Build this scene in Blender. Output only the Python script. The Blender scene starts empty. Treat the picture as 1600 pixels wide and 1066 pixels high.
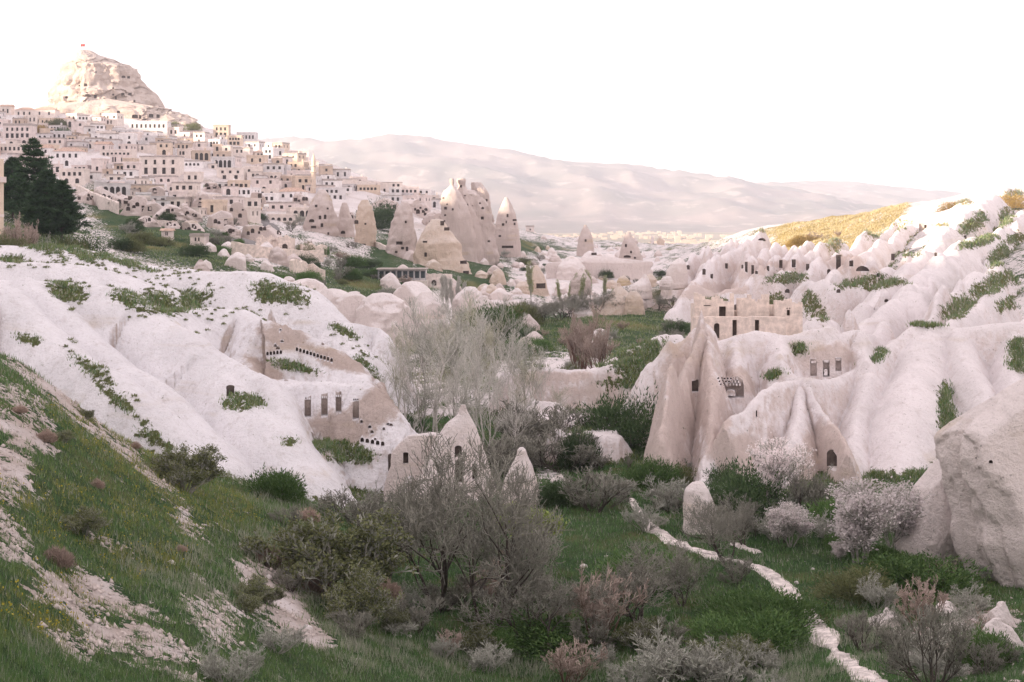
import bpy, bmesh, math, random
import numpy as np
from mathutils import Vector, Matrix
from mathutils.bvhtree import BVHTree

SC = bpy.context.scene
COL = SC.collection
R = math.radians
F = 2222.0                 # focal length in pixels of the 1600 wide photograph (50 mm lens)
HZ = 330.0                 # row of the eye-level line

# ------------------------------------------------------------------ camera, sky, sun, exposure
cam_d = bpy.data.cameras.new("camera")
cam = bpy.data.objects.new("camera", cam_d); COL.objects.link(cam)
cam_d.lens = 50.0; cam_d.sensor_width = 36.0
cam_d.shift_y = -(533.0 - HZ) / 1600.0
cam_d.clip_start = 0.5; cam_d.clip_end = 40000
cam.location = (0, 0, 0); cam.rotation_euler = (R(90), 0, 0)
SC.camera = cam

SUN_EL, SUN_AZ = 9.0, 244.0          # azimuth clockwise from the view direction
wd = bpy.data.worlds.new("World"); SC.world = wd; wd.use_nodes = True
nt = wd.node_tree; nt.nodes.clear()
sky = nt.nodes.new("ShaderNodeTexSky"); sky.sky_type = 'NISHITA'; sky.sun_disc = False
sky.sun_elevation = R(SUN_EL); sky.sun_rotation = R(SUN_AZ)
sky.air_density = 1.0; sky.dust_density = 2.0; sky.ozone_density = 1.0; sky.altitude = 1200
veil = nt.nodes.new("ShaderNodeMixRGB"); veil.blend_type = 'MIX'; veil.inputs[0].default_value = 0.82
veil.inputs[2].default_value = (8.6, 7.45, 7.4, 1)      # thin even high cloud over the whole sky
bg = nt.nodes.new("ShaderNodeBackground"); bg.inputs[1].default_value = 0.077
wo = nt.nodes.new("ShaderNodeOutputWorld")
nt.links.new(sky.outputs[0], veil.inputs[1]); nt.links.new(veil.outputs[0], bg.inputs[0])
nt.links.new(bg.outputs[0], wo.inputs[0])

sl = bpy.data.lights.new("sun", 'SUN'); sl.energy = 5.0; sl.angle = R(0.6); sl.color = (1.0, 0.82, 0.62)
sun = bpy.data.objects.new("sun", sl); COL.objects.link(sun)
_a, _e = R(SUN_AZ), R(SUN_EL)
SUNV = Vector((math.sin(_a) * math.cos(_e), math.cos(_a) * math.cos(_e), math.sin(_e)))
sun.rotation_euler = SUNV.to_track_quat('Z', 'Y').to_euler()

vs = SC.view_settings
SC.display_settings.display_device = 'sRGB'
vs.view_transform = 'Standard'; vs.look = 'None'; vs.exposure = 1.36; vs.gamma = 1.0; vs.use_curve_mapping = False
SC.cycles.use_denoising = True
SC.cycles.max_bounces = 6; SC.cycles.diffuse_bounces = 3; SC.cycles.glossy_bounces = 2
SC.cycles.transparent_max_bounces = 8; SC.cycles.volume_bounces = 1
SC.cycles.use_adaptive_sampling = True; SC.cycles.adaptive_threshold = 0.02

# ------------------------------------------------------------------ helpers
def P(px, py, d):
    return Vector(((px - 800.0) / F * d, d, (HZ - py) / F * d))

def proj(x, y, z):
    return 800 + F * x / y, HZ - F * z / y

_rs = np.random.RandomState(7)
_perm = np.tile(_rs.permutation(256), 3)
_grad = _rs.normal(size=(256, 3)); _grad /= np.linalg.norm(_grad, axis=1)[:, None]

_gx, _gy, _gz = (np.ascontiguousarray(_grad[:, i]).astype(np.float32) for i in range(3))
def _fade(t): return t * t * t * (t * (t * 6 - 15) + 10)
def perlin(x, y, z=0.0):
    x, y = np.broadcast_arrays(np.asarray(x, np.float32), np.asarray(y, np.float32))
    z = np.asarray(z, np.float32)
    xf = np.floor(x); yf = np.floor(y); xi = xf.astype(np.int32) & 255; yi = yf.astype(np.int32) & 255; xf = x - xf; yf = y - yf
    u = _fade(xf); v = _fade(yf)
    X1 = (xi + 1) & 255; Y1 = (yi + 1) & 255
    pa = _perm[xi]; pb = _perm[X1]
    h00 = _perm[pa + yi]; h10 = _perm[pb + yi]; h01 = _perm[pa + Y1]; h11 = _perm[pb + Y1]
    if z.ndim == 0:
        k = int(float(z) * 37.7) & 255
        def lay(k):
            def g(h, i, j):
                h = _perm[h + k]; return _gx[h] * (xf - i) + _gy[h] * (yf - j)
            a = g(h00, 0, 0); a = a + u * (g(h10, 1, 0) - a); b = g(h01, 0, 1); b = b + u * (g(h11, 1, 1) - b)
            return a + v * (b - a)
        return lay(k) * 1.9
    z = np.broadcast_to(z, x.shape); zf = np.floor(z); zi = zf.astype(np.int32) & 255; zf = z - zf; w = _fade(zf)
    def lay3(k, dz):
        def g(h, i, j):
            h = _perm[h + k]; return _gx[h] * (xf - i) + _gy[h] * (yf - j) + _gz[h] * dz
        a = g(h00, 0, 0); a = a + u * (g(h10, 1, 0) - a); b = g(h01, 0, 1); b = b + u * (g(h11, 1, 1) - b)
        return a + v * (b - a)
    l0 = lay3(zi, zf); l1 = lay3((zi + 1) & 255, zf - 1)
    return (l0 + w * (l1 - l0)) * 1.6

def fbm(x, y, z=0.0, oct=4, gain=0.5, lac=2.03):
    s = 0; a = 1.0; t = 0
    for o in range(oct):
        s = s + a * perlin(np.asarray(x) + 17.3 * o, np.asarray(y) + 5.1 * o, np.asarray(z) + 9.7 * o); t += a
        x = np.asarray(x) * lac; y = np.asarray(y) * lac; z = np.asarray(z) * lac; a *= gain
    return s / t

def ridged(x, y, z=0.0, oct=4):
    s = 0; a = 1.0; t = 0
    for o in range(oct):
        s = s + a * (1 - 2 * np.abs(perlin(np.asarray(x) + 3.3 * o, np.asarray(y) + 8.1 * o, np.asarray(z) + 2.7 * o))); t += a
        x = np.asarray(x) * 2.1; y = np.asarray(y) * 2.1; z = np.asarray(z) * 2.1; a *= 0.5
    return s / t

def sstep(a, b, x):
    t = np.clip((x - a) / (b - a), 0, 1); return t * t * (3 - 2 * t)

def link(o, parent=None):
    COL.objects.link(o)
    if parent is not None: o.parent = parent
    return o

def mesh_obj(name, verts, faces, mat=None, parent=None, smooth=False, sharp=None, mats=None, mat_idx=None):
    me = bpy.data.meshes.new(name)
    verts = np.asarray(verts, dtype=np.float32)
    if isinstance(faces, np.ndarray):
        n, k = faces.shape
        me.vertices.add(len(verts)); me.vertices.foreach_set("co", verts.ravel())
        me.loops.add(n * k); me.loops.foreach_set("vertex_index", faces.astype(np.int32).ravel())
        me.polygons.add(n); me.polygons.foreach_set("loop_start", np.arange(0, n * k, k, dtype=np.int32))
        try: me.polygons.foreach_set("loop_total", np.full(n, k, dtype=np.int32))
        except Exception: pass
        me.update(calc_edges=True); me.validate()
    else:
        me.from_pydata([tuple(v) for v in verts], [], faces); me.update()
    if mats:
        for m in mats: me.materials.append(m)
        if mat_idx is not None: me.polygons.foreach_set("material_index", np.asarray(mat_idx, dtype=np.int32))
    elif mat is not None: me.materials.append(mat)
    if smooth: me.polygons.foreach_set("use_smooth", np.ones(len(me.polygons), dtype=bool))
    if sharp is not None: me.set_sharp_from_angle(angle=R(sharp))
    return link(bpy.data.objects.new(name, me), parent)

def attr(o, name, vals):
    a = o.data.attributes.new(name, 'FLOAT', 'POINT'); a.data.foreach_set("value", np.asarray(vals, dtype=np.float32))

def tag(o, label=None, cat=None, group=None, kind=None):
    if label: o["label"] = label
    if cat: o["category"] = cat
    if group: o["group"] = group
    if kind: o["kind"] = kind
    return o

def empty(name, loc=(0, 0, 0), rz=0.0):
    o = bpy.data.objects.new(name, None); o.empty_display_size = 0.3
    COL.objects.link(o); o.location = loc; o.rotation_euler = (0, 0, rz); return o

def copy_tree(o, parent=None):
    c = o.copy(); COL.objects.link(c); c.parent = parent
    for ch in o.children: copy_tree(ch, c)
    return c

class MB:
    """collects boxes, prisms and tubes and builds one mesh"""
    def __init__(s): s.v = []; s.f = []; s.m = []
    def add(s, v, f, m=0):
        b = len(s.v); s.v += [tuple(p) for p in v]; s.f += [tuple(b + i for i in q) for q in f]; s.m += [m] * len(f); return s
    def box(s, x0, x1, y0, y1, z0, z1, m=0):
        return s.add([(x0,y0,z0),(x1,y0,z0),(x1,y1,z0),(x0,y1,z0),(x0,y0,z1),(x1,y0,z1),(x1,y1,z1),(x0,y1,z1)],
              [(0,3,2,1),(4,5,6,7),(0,1,5,4),(1,2,6,5),(2,3,7,6),(3,0,4,7)], m)
    def tube(s, pts, rad, n=5, m=0, cap=True):
        b = len(s.v); k = len(pts)
        for i, p in enumerate(pts):
            p = Vector(p); a = Vector(pts[max(i-1,0)]); c = Vector(pts[min(i+1,k-1)]); t = (c - a).normalized() if (c-a).length > 1e-6 else Vector((0,0,1))
            u = t.cross(Vector((0.3,1,0.2))).normalized(); w = t.cross(u)
            r = rad[i] if hasattr(rad,'__len__') else rad
            for j in range(n):
                an = 2*math.pi*j/n; q = p + (u*math.cos(an) + w*math.sin(an))*r; s.v.append(tuple(q))
        for i in range(k-1):
            for j in range(n):
                s.f.append((b+i*n+j, b+i*n+(j+1)%n, b+(i+1)*n+(j+1)%n, b+(i+1)*n+j)); s.m.append(m)
        if cap:
            s.f.append(tuple(b+j for j in range(n))[::-1]); s.m.append(m)
            s.f.append(tuple(b+(k-1)*n+j for j in range(n))); s.m.append(m)
        return s
    def lathe(s, prof, n=16, m=0, c=(0,0)):
        b = len(s.v); k = len(prof)
        for r, z in prof:
            for j in range(n):
                an = 2*math.pi*j/n; s.v.append((c[0]+r*math.cos(an), c[1]+r*math.sin(an), z))
        for i in range(k-1):
            for j in range(n):
                s.f.append((b+i*n+j, b+i*n+(j+1)%n, b+(i+1)*n+(j+1)%n, b+(i+1)*n+j)); s.m.append(m)
        s.f.append(tuple(b+j for j in range(n))[::-1]); s.m.append(m)
        s.f.append(tuple(b+(k-1)*n+j for j in range(n))); s.m.append(m)
        return s
    def build(s, name, mat, parent=None, smooth=False, sharp=None):
        return mesh_obj(name, s.v, s.f, mat if not isinstance(mat, list) else None, parent, smooth, sharp,
                        mats=mat if isinstance(mat, list) else None, mat_idx=s.m if isinstance(mat, list) else None)
# ------------------------------------------------------------------ materials
MATS = {}
class NT:
    def __init__(s, name):
        s.m = bpy.data.materials.new(name); s.m.use_nodes = True; s.t = s.m.node_tree; s.t.nodes.clear()
        s.out = s.n("ShaderNodeOutputMaterial"); s.b = s.n("ShaderNodeBsdfPrincipled"); s.l(s.b.outputs[0], s.out.inputs[0])
        s.b.inputs["Roughness"].default_value = 0.9
        s.b.inputs["Specular IOR Level"].default_value = 0.2
        MATS[name] = s.m
    def n(s, typ, **kw):
        nd = s.t.nodes.new(typ)
        for k, v in kw.items(): setattr(nd, k, v)
        return nd
    def l(s, a, b): s.t.links.new(a, b)
    def val(s, sock, v):
        if hasattr(v, "is_output") or isinstance(v, bpy.types.NodeSocket): s.l(v, sock)
        else: sock.default_value = v
    def geo(s): return s.n("ShaderNodeNewGeometry")
    def objco(s): return s.n("ShaderNodeTexCoord").outputs["Object"]
    def noise(s, vec, scale, detail=4, rough=0.55, out=0, dist=0.0):
        nd = s.n("ShaderNodeTexNoise"); s.l(vec, nd.inputs["Vector"]); nd.inputs["Scale"].default_value = scale
        nd.inputs["Detail"].default_value = detail; nd.inputs["Roughness"].default_value = rough; nd.inputs["Distortion"].default_value = dist
        return nd.outputs[out]
    def mapv(s, vec, sc=(1,1,1)):
        nd = s.n("ShaderNodeMapping"); s.l(vec, nd.inputs[0]); nd.inputs["Scale"].default_value = sc; return nd.outputs[0]
    def rng(s, v, a, b, c=0.0, d=1.0):
        nd = s.n("ShaderNodeMapRange"); s.l(v, nd.inputs[0]); nd.interpolation_type = 'SMOOTHSTEP'
        for i, x in enumerate((a, b, c, d)): nd.inputs[i+1].default_value = x
        return nd.outputs[0]
    def math(s, op, a, b=None):
        nd = s.n("ShaderNodeMath", operation=op); s.val(nd.inputs[0], a)
        if b is not None: s.val(nd.inputs[1], b)
        return nd.outputs[0]
    def mix(s, f, a, b, mode='MIX'):
        nd = s.n("ShaderNodeMixRGB", blend_type=mode); s.val(nd.inputs[0], f)
        for i, c in ((1, a), (2, b)):
            if isinstance(c, tuple): nd.inputs[i].default_value = (*c, 1) if len(c) == 3 else c
            else: s.l(c, nd.inputs[i])
        return nd.outputs[0]
    def attr(s, name): 
        nd = s.n("ShaderNodeAttribute", attribute_name=name); return nd.outputs["Fac"]
    def bump(s, h, strength=0.4, dist=0.1, prev=None):
        nd = s.n("ShaderNodeBump"); s.l(h, nd.inputs["Height"]); nd.inputs["Strength"].default_value = strength; nd.inputs["Distance"].default_value = dist
        if prev is not None: s.l(prev, nd.inputs["Normal"])
        return nd.outputs[0]
    def fin(s, col, normal=None, rough=None):
        if isinstance(col, tuple): s.b.inputs["Base Color"].default_value = (*col, 1)
        else: s.l(col, s.b.inputs["Base Color"])
        if normal is not None: s.l(normal, s.b.inputs["Normal"])
        if rough is not None: s.b.inputs["Roughness"].default_value = rough
        return s.m

def tuff_material(name, white, raw, grass=True, scale=1.0, steep=(0.60, 0.18), soil=None, ochre=(0.52, 0.40, 0.24), ochre_amt=0.35):
    t = NT(name); g = t.geo(); pos = g.outputs["Position"]
    nz = t.n("ShaderNodeSeparateXYZ"); t.l(g.outputs["True Normal"] if False else g.outputs["Normal"], nz.inputs[0])
    n1 = t.noise(pos, 0.22 * scale, 5, 0.6); n2 = t.noise(pos, 2.2 * scale, 5, 0.65); n3 = t.noise(pos, 14 * scale, 3, 0.6)
    st = t.math('ADD', nz.outputs[2], t.math('MULTIPLY', t.math('SUBTRACT', n2, 0.5), 0.55))
    f = t.rng(st, steep[0], steep[1])
    if grass: f = t.math('MAXIMUM', f, t.rng(t.math('ADD', t.attr('raw'), t.math('ADD', t.math('MULTIPLY', t.math('SUBTRACT', n1, 0.5), 1.3), t.math('MULTIPLY', t.math('SUBTRACT', n2, 0.5), 1.1))), 0.25, 0.85))
    w2 = tuple(c * 0.90 for c in white)
    col = t.mix(t.rng(n1, 0.38, 0.66), white, w2)
    col = t.mix(t.math('MULTIPLY', f, 0.85), col, raw)
    # ochre bands along the strata
    zz = t.n("ShaderNodeSeparateXYZ"); t.l(pos, zz.inputs[0])
    band = t.noise(t.mapv(pos, (0.02, 0.02, 0.55 * scale)), 1.0, 3, 0.6)
    oc = t.math('MULTIPLY', t.rng(band, 0.56, 0.70), t.math('MULTIPLY', t.rng(n1, 0.45, 0.62), ochre_amt))
    col = t.mix(oc, col, ochre)
    # downslope streaks, grain and dark lichen flecks
    sk = t.noise(t.mapv(pos, (1.3 * scale, 1.3 * scale, 0.16 * scale)), 1.0, 5, 0.65)
    col = t.mix(t.math('MULTIPLY', t.rng(sk, 0.50, 0.74), 0.26), col, tuple(c * 0.66 for c in raw))
    big = t.noise(pos, 0.09 * scale, 4, 0.6)
    col = t.mix(t.math('MULTIPLY', t.rng(big, 0.50, 0.70), 0.16), col, tuple(c * 0.62 for c in white))
    gr = t.noise(pos, 5.0 * scale, 6, 0.75)
    col = t.mix(t.math('MULTIPLY', t.rng(gr, 0.52, 0.66), 0.22), col, tuple(c * 0.55 for c in raw))
    col = t.mix(t.math('MULTIPLY', t.rng(n3, 0.56, 0.76), 0.16), col, tuple(c * 0.45 for c in white))
    fl = t.noise(pos, 5.5 * scale, 2, 0.5)
    col = t.mix(t.math('MULTIPLY', t.rng(fl, 0.67, 0.74), 0.5 if name != 'tuff' else 0.3), col, (0.13, 0.11, 0.10))
    bh = t.math('ADD', t.math('ADD', t.math('MULTIPLY', n2, 0.8), t.math('MULTIPLY', sk, 0.9)), t.math('MULTIPLY', gr, 0.6))
    if grass:
        a = t.attr("grass"); gn = t.noise(pos, 1.7 * scale, 5, 0.7); gn2 = t.noise(pos, 0.5 * scale, 3, 0.6)
        m = t.rng(t.math('ADD', a, t.math('MULTIPLY', t.math('SUBTRACT', gn, 0.5), 2.4)), 0.44, 0.56)
        gc = t.mix(t.rng(gn2, 0.35, 0.65), (0.032, 0.080, 0.026), (0.075, 0.110, 0.045))
        gc = t.mix(t.rng(n3, 0.42, 0.66), gc, (0.024, 0.046, 0.017))
        gc = t.mix(t.attr("dry"), gc, (0.42, 0.32, 0.13))
        if soil: col = t.mix(t.attr("soil"), col, soil)
        col = t.mix(m, col, gc)
    nb = t.bump(bh, 0.9, 0.34 / scale)
    return t.fin(col, nb, 0.95)

WHITE = (0.850, 0.835, 0.870)
tuff_material("tuff", WHITE, (0.44, 0.345, 0.295), soil=(0.36, 0.27, 0.21))
tuff_material("tuff_pink", (0.87, 0.82, 0.835), (0.62, 0.51, 0.465), soil=(0.36, 0.27, 0.21))
tuff_material("ground", (0.76, 0.71, 0.715), (0.60, 0.53, 0.51), soil=(0.43, 0.355, 0.315), steep=(0.3, 0.0))
tuff_material("tuff_rock", (0.85, 0.79, 0.79), (0.73, 0.64, 0.61), grass=False, steep=(0.75, 0.15))
tuff_material("tuff_pink_rock", (0.87, 0.80, 0.79), (0.83, 0.75, 0.725), grass=False, steep=(0.6, 0.1))
tuff_material("tuff_far", (0.74, 0.66, 0.645), (0.53, 0.44, 0.405), grass=False, scale=0.8, steep=(0.9, 0.1), ochre_amt=0.5)
tuff_material("tuff_ochre", (0.76, 0.67, 0.61), (0.63, 0.50, 0.40), grass=False, scale=0.5, steep=(0.9, 0.1), ochre_amt=0.9)
tuff_material("castle_rock", (0.64, 0.55, 0.505), (0.50, 0.41, 0.365), grass=False, scale=0.4, steep=(0.8, 0.1), ochre_amt=0.5)

def plain(name, col, rough=0.85, var=0.25, scale=3.0, bump=0.0, use_obj=True, metal=0.0):
    t = NT(name); co = t.objco() if use_obj else t.geo().outputs["Position"]
    n = t.noise(co, scale, 5, 0.65)
    c = t.mix(t.rng(n, 0.3, 0.72), tuple(x * (1 - var) for x in col), tuple(min(1, x * (1 + var)) for x in col))
    t.b.inputs["Metallic"].default_value = metal
    return t.fin(c, t.bump(n, bump, 0.05) if bump else None, rough)

def leafy(name, a, b, trans=0.25):
    t = NT(name); g = t.geo()
    oi = t.n("ShaderNodeObjectInfo")
    c = t.mix(g.outputs["Random Per Island"], a, b)
    hs = t.n("ShaderNodeHueSaturation"); t.l(c, hs.inputs["Color"])
    t.l(t.rng(oi.outputs["Random"], 0, 1, 0.8, 1.2), hs.inputs["Value"])
    t.l(hs.outputs[0], t.b.inputs["Base Color"]); t.b.inputs["Roughness"].default_value = 0.7
    if trans:
        tr = t.n("ShaderNodeBsdfTranslucent"); t.l(hs.outputs[0], tr.inputs[0])
        mx = t.n("ShaderNodeMixShader"); mx.inputs[0].default_value = trans
        t.l(t.b.outputs[0], mx.inputs[1]); t.l(tr.outputs[0], mx.inputs[2]); t.l(mx.outputs[0], t.out.inputs[0])
    return t.m

HOUSE_COLS = {"cream": (0.73, 0.65, 0.605), "pinkish": (0.72, 0.63, 0.605), "white": (0.82, 0.785, 0.785), "pale grey": (0.66, 0.63, 0.635), "sand": (0.66, 0.545, 0.45), "tan": (0.56, 0.455, 0.38)}
for k, c in HOUSE_COLS.items(): plain("wall_" + k.replace(" ", "_"), c, 0.92, 0.12, 0.6, 0.3)
plain("roof_tile", (0.52, 0.37, 0.30), 0.85, 0.3, 1.5, 0.3)
plain("roof_flat", (0.42, 0.37, 0.35), 0.9, 0.2, 0.8)
plain("pane", (0.055, 0.048, 0.045), 0.5, 0.3, 2.0)
plain("cave_shade", (0.105, 0.085, 0.075), 0.95, 0.35, 2.0)  # sooty stone tone, darkened to stand in for shade of deeper rooms
plain("wood", (0.16, 0.10, 0.07), 0.8, 0.3, 3.0)
plain("masonry", (0.72, 0.62, 0.56), 0.95, 0.22, 1.5, 0.4)
plain("masonry_pale", (0.68, 0.60, 0.56), 0.95, 0.2, 1.2, 0.4)
plain("bark_dark", (0.085, 0.072, 0.063), 0.95, 0.35, 8.0)
plain("bark_grey", (0.34, 0.325, 0.30), 0.95, 0.3, 8.0)
plain("bark_pale", (0.60, 0.57, 0.54), 0.9, 0.25, 5.0)
plain("bark_red", (0.17, 0.105, 0.085), 0.9, 0.3, 5.0)
plain("twig_dark", (0.25, 0.245, 0.21), 0.95, 0.3, 6.0)
plain("twig_grey", (0.37, 0.375, 0.33), 0.95, 0.25, 6.0)
plain("twig_pale", (0.52, 0.51, 0.47), 0.95, 0.25, 5.0)
plain("twig_red", (0.40, 0.325, 0.285), 0.9, 0.3, 5.0)
plain("twig_olive", (0.45, 0.445, 0.35), 0.9, 0.3, 5.0)
leafy("blossom", (0.78, 0.70, 0.71), (0.88, 0.83, 0.83), 0.4)
leafy("leaf_lime", (0.22, 0.29, 0.08), (0.34, 0.41, 0.13))
leafy("leaf_green", (0.07, 0.14, 0.045), (0.13, 0.21, 0.07))
leafy("leaf_dark", (0.045, 0.085, 0.036), (0.09, 0.135, 0.06))
leafy("leaf_olive", (0.12, 0.145, 0.065), (0.20, 0.21, 0.10))
leafy("leaf_gold", (0.30, 0.22, 0.08), (0.42, 0.30, 0.12))
leafy("needle", (0.032, 0.072, 0.036), (0.075, 0.13, 0.06), 0.15)
leafy("grass_blade", (0.045, 0.085, 0.025), (0.085, 0.13, 0.04))
leafy("grass_dry", (0.22, 0.19, 0.14), (0.34, 0.30, 0.24))
leafy("grass_sage", (0.13, 0.145, 0.105), (0.21, 0.215, 0.175))
leafy("flower_yellow", (0.42, 0.36, 0.04), (0.55, 0.46, 0.08))
leafy("dry_pink", (0.34, 0.26, 0.22), (0.44, 0.35, 0.30))
plain("gravel", (0.58, 0.53, 0.51), 0.95, 0.38, 2.5, 0.6, use_obj=False)
plain("asphalt", (0.20, 0.19, 0.19), 0.9, 0.2, 2.0, use_obj=False)
plain("stone", (0.52, 0.46, 0.435), 0.95, 0.2, 2.0, 0.5)
plain("steel", (0.45, 0.45, 0.46), 0.5, 0.1, 2.0, metal=0.6)
plain("glass", (0.08, 0.10, 0.11), 0.15, 0.1, 1.0)
plain("paint_yellow", (0.70, 0.42, 0.04), 0.5, 0.05)
plain("paint_white", (0.75, 0.74, 0.73), 0.5, 0.05)
plain("paint_red", (0.5, 0.05, 0.04), 0.6, 0.05)
plain("paint_green", (0.10, 0.17, 0.14), 0.6, 0.1)
plain("rubber", (0.03, 0.03, 0.03), 0.8, 0.1)
plain("plaster_cream", (0.70, 0.58, 0.47), 0.85, 0.06, 0.5)

t = NT("meadow"); g = t.geo(); rnd_ = g.outputs["Random Per Island"]
c = t.mix(rnd_, (0.052, 0.140, 0.040), (0.135, 0.250, 0.085)); c = t.mix(t.attr("yel"), c, t.mix(rnd_, (0.19, 0.21, 0.05), (0.30, 0.30, 0.08))); c = t.mix(t.attr("dry"), c, t.mix(rnd_, (0.30, 0.30, 0.24), (0.50, 0.49, 0.42)))
t.l(c, t.b.inputs["Base Color"]); t.b.inputs["Roughness"].default_value = 0.7
tr = t.n("ShaderNodeBsdfTranslucent"); t.l(c, tr.inputs[0]); mx = t.n("ShaderNodeMixShader"); mx.inputs[0].default_value = 0.3; t.l(t.b.outputs[0], mx.inputs[1]); t.l(tr.outputs[0], mx.inputs[2]); t.l(mx.outputs[0], t.out.inputs[0])

leafy("meadow_gold", (0.40, 0.345, 0.20), (0.56, 0.49, 0.32), 0.3)
# ------------------------------------------------------------------ the lie of the land
DK = [10, 16, 25, 35, 45, 55, 65, 80, 95, 110, 130, 160, 200, 250, 310, 380, 450, 530, 620, 720, 820, 920, 1050, 1300]
TAB = {
 -260:[900,900,840,760,700,630,580,520,560,560,520,450,390,345,330,320,310,295,265,225,195,180,175,230],
 -130:[1000,990,930,830,740,660,600,540,570,560,510,440,375,338,328,318,305,285,258,222,192,176,176,232],
 0:   [1120,1120,1080,930,790,670,585,530,610,620,570,480,385,348,338,325,312,290,258,222,192,172,182,240],
 150: [1250,1250,1180,1050,930,800,715,655,690,690,640,560,455,395,365,345,322,295,262,222,188,166,185,250],
 300: [1450,1380,1260,1090,960,875,810,755,742,735,680,600,500,425,385,350,328,304,272,238,208,192,215,270],
 450: [1600,1500,1330,1180,1075,985,915,830,785,755,715,640,545,450,410,375,352,325,296,262,238,228,262,300],
 600: [1800,1620,1420,1260,1120,1035,985,900,830,780,715,640,560,505,455,410,382,345,312,292,286,300,330,355],
 750: [1900,1720,1540,1360,1200,1120,1045,900,812,756,690,622,562,508,480,440,424,392,362,345,348,365,380,385],
 900: [1900,1760,1600,1400,1220,1140,1045,900,810,752,688,615,555,500,482,462,440,424,402,385,378,378,384,390],
 1050:[1900,1760,1600,1400,1220,1130,1040,900,810,750,685,620,565,516,490,462,432,418,402,392,386,384,386,392],
 1200:[1900,1740,1580,1380,1210,1120,1030,890,812,755,690,625,565,518,478,435,392,354,356,372,384,388,390,394],
 1350:[1850,1680,1500,1310,1170,1080,1000,880,800,745,680,615,558,505,450,388,342,338,352,372,386,392,394,396],
 1500:[1750,1580,1400,1220,1130,1060,1000,905,820,745,655,580,522,462,395,333,300,318,345,372,388,394,396,398],
 1650:[1650,1480,1300,1150,1075,1020,975,910,830,745,620,545,485,420,350,300,288,318,348,374,390,396,398,400],
 1860:[1500,1330,1180,1060,990,930,890,840,780,700,560,500,440,380,315,275,275,310,345,374,392,398,400,402],
}
_cols = sorted(TAB); _dl = np.log(DK)
_gd = np.linspace(math.log(10), math.log(1300), 500); _gp = np.linspace(-260, 1860, 266)
_T = np.array([np.interp(_gd, _dl, TAB[c]) for c in _cols])
_T = np.array([np.interp(_gp, _cols, _T[:, i]) for i in range(len(_gd))])      # (500, 266)
def _smooth(a, sig, ax):
    r = int(3 * sig) + 1; k = np.exp(-0.5 * (np.arange(-r, r + 1) / sig) ** 2); k /= k.sum()
    pad = [(0, 0), (0, 0)]; pad[ax] = (r, r); ap = np.pad(a, pad, mode='edge')
    return np.apply_along_axis(lambda m: np.convolve(m, k, 'valid'), ax, ap)
_T = _smooth(_smooth(_T, 3.5, 0), 5.0, 1)

def Hbase(x, y):
    d = np.clip(y, 10, 1300); px = np.clip(800 + F * x / d, -260, 1860)
    u = (np.log(d) - _gd[0]) / (_gd[1] - _gd[0]); v = (px - _gp[0]) / (_gp[1] - _gp[0])
    i = np.clip(u.astype(int), 0, 498); j = np.clip(v.astype(int), 0, 264); fu = u - i; fv = v - j
    t = _T[i, j] * (1 - fu) * (1 - fv) + _T[i + 1, j] * fu * (1 - fv) + _T[i, j + 1] * (1 - fu) * fv + _T[i + 1, j + 1] * fu * fv
    return (HZ - t) / F * d

def H(x, y):
    x = np.asarray(x, float); y = np.asarray(y, float)
    z = Hbase(x, y)
    d = np.clip(y, 10, 1300)
    z = z + 0.55 * fbm(x * 0.11, y * 0.11, 0, 3) * sstep(15, 60, d) + 0.22 * fbm(x * 0.6, y * 0.6, 3.3, 3)
    rough = sstep(190, 320, d) * (1 - sstep(1000, 1200, d))
    z = z + rough * (2.6 * fbm(x * 0.035, y * 0.035, 1.7, 4) + 1.2 * ridged(x * 0.06, y * 0.06, 4.1, 3))
    # the camera's own footing stays clear
    return z
def Hs(x, y): return float(H(np.array([float(x)]), np.array([float(y)]))[0])
def G(px, d, dz=0.0):
    x = (px - 800.0) / F * d; return Vector((x, d, Hs(x, d) + dz))
def d_at(px, py, dmin=20, dmax=1000, near=True):
    """distance at which the base ground in column px shows at row py"""
    ds = np.exp(np.linspace(math.log(dmin), math.log(dmax), 900)); xs = (px - 800.0) / F * ds
    rows = HZ - F * H(xs, ds) / ds
    ok = np.where(rows <= py)[0]
    return float(ds[ok[0]]) if len(ok) else float(ds[np.argmin(rows)])
def GP(px, py, dmin=20, dmax=1000): return G(px, d_at(px, py, dmin, dmax))

def ell(px, py, e, nz):
    """soft rotated ellipse test in (column,row) of surface points; e = (cx,cy,rx,ry,deg)"""
    a = R(e[4]) if len(e) > 4 else 0; dx = px - e[0]; dy = py - e[1]
    u = (dx * math.cos(a) + dy * math.sin(a)) / e[2]; v = (-dx * math.sin(a) + dy * math.cos(a)) / e[3]
    return 1 - sstep(0.35, 1.5, np.sqrt(u * u + v * v) + nz * 0.7)

def seg_field(X, Y, pts):
    best = np.full(X.shape, 1e9); zc = np.zeros(X.shape); al = np.zeros(X.shape); L = 0
    for a, b in zip(pts[:-1], pts[1:]):
        ax, ay, az = a; bx, by, bz = b; dx, dy = bx - ax, by - ay; l2 = dx * dx + dy * dy + 1e-9
        t = np.clip(((X - ax) * dx + (Y - ay) * dy) / l2, 0, 1)
        r = np.hypot(X - ax - t * dx, Y - ay - t * dy)
        m = r < best
        best = np.where(m, r, best); zc = np.where(m, az + t * (bz - az), zc); al = np.where(m, L + t * math.sqrt(l2), al); L += math.sqrt(l2)
    return best, zc, al

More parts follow.
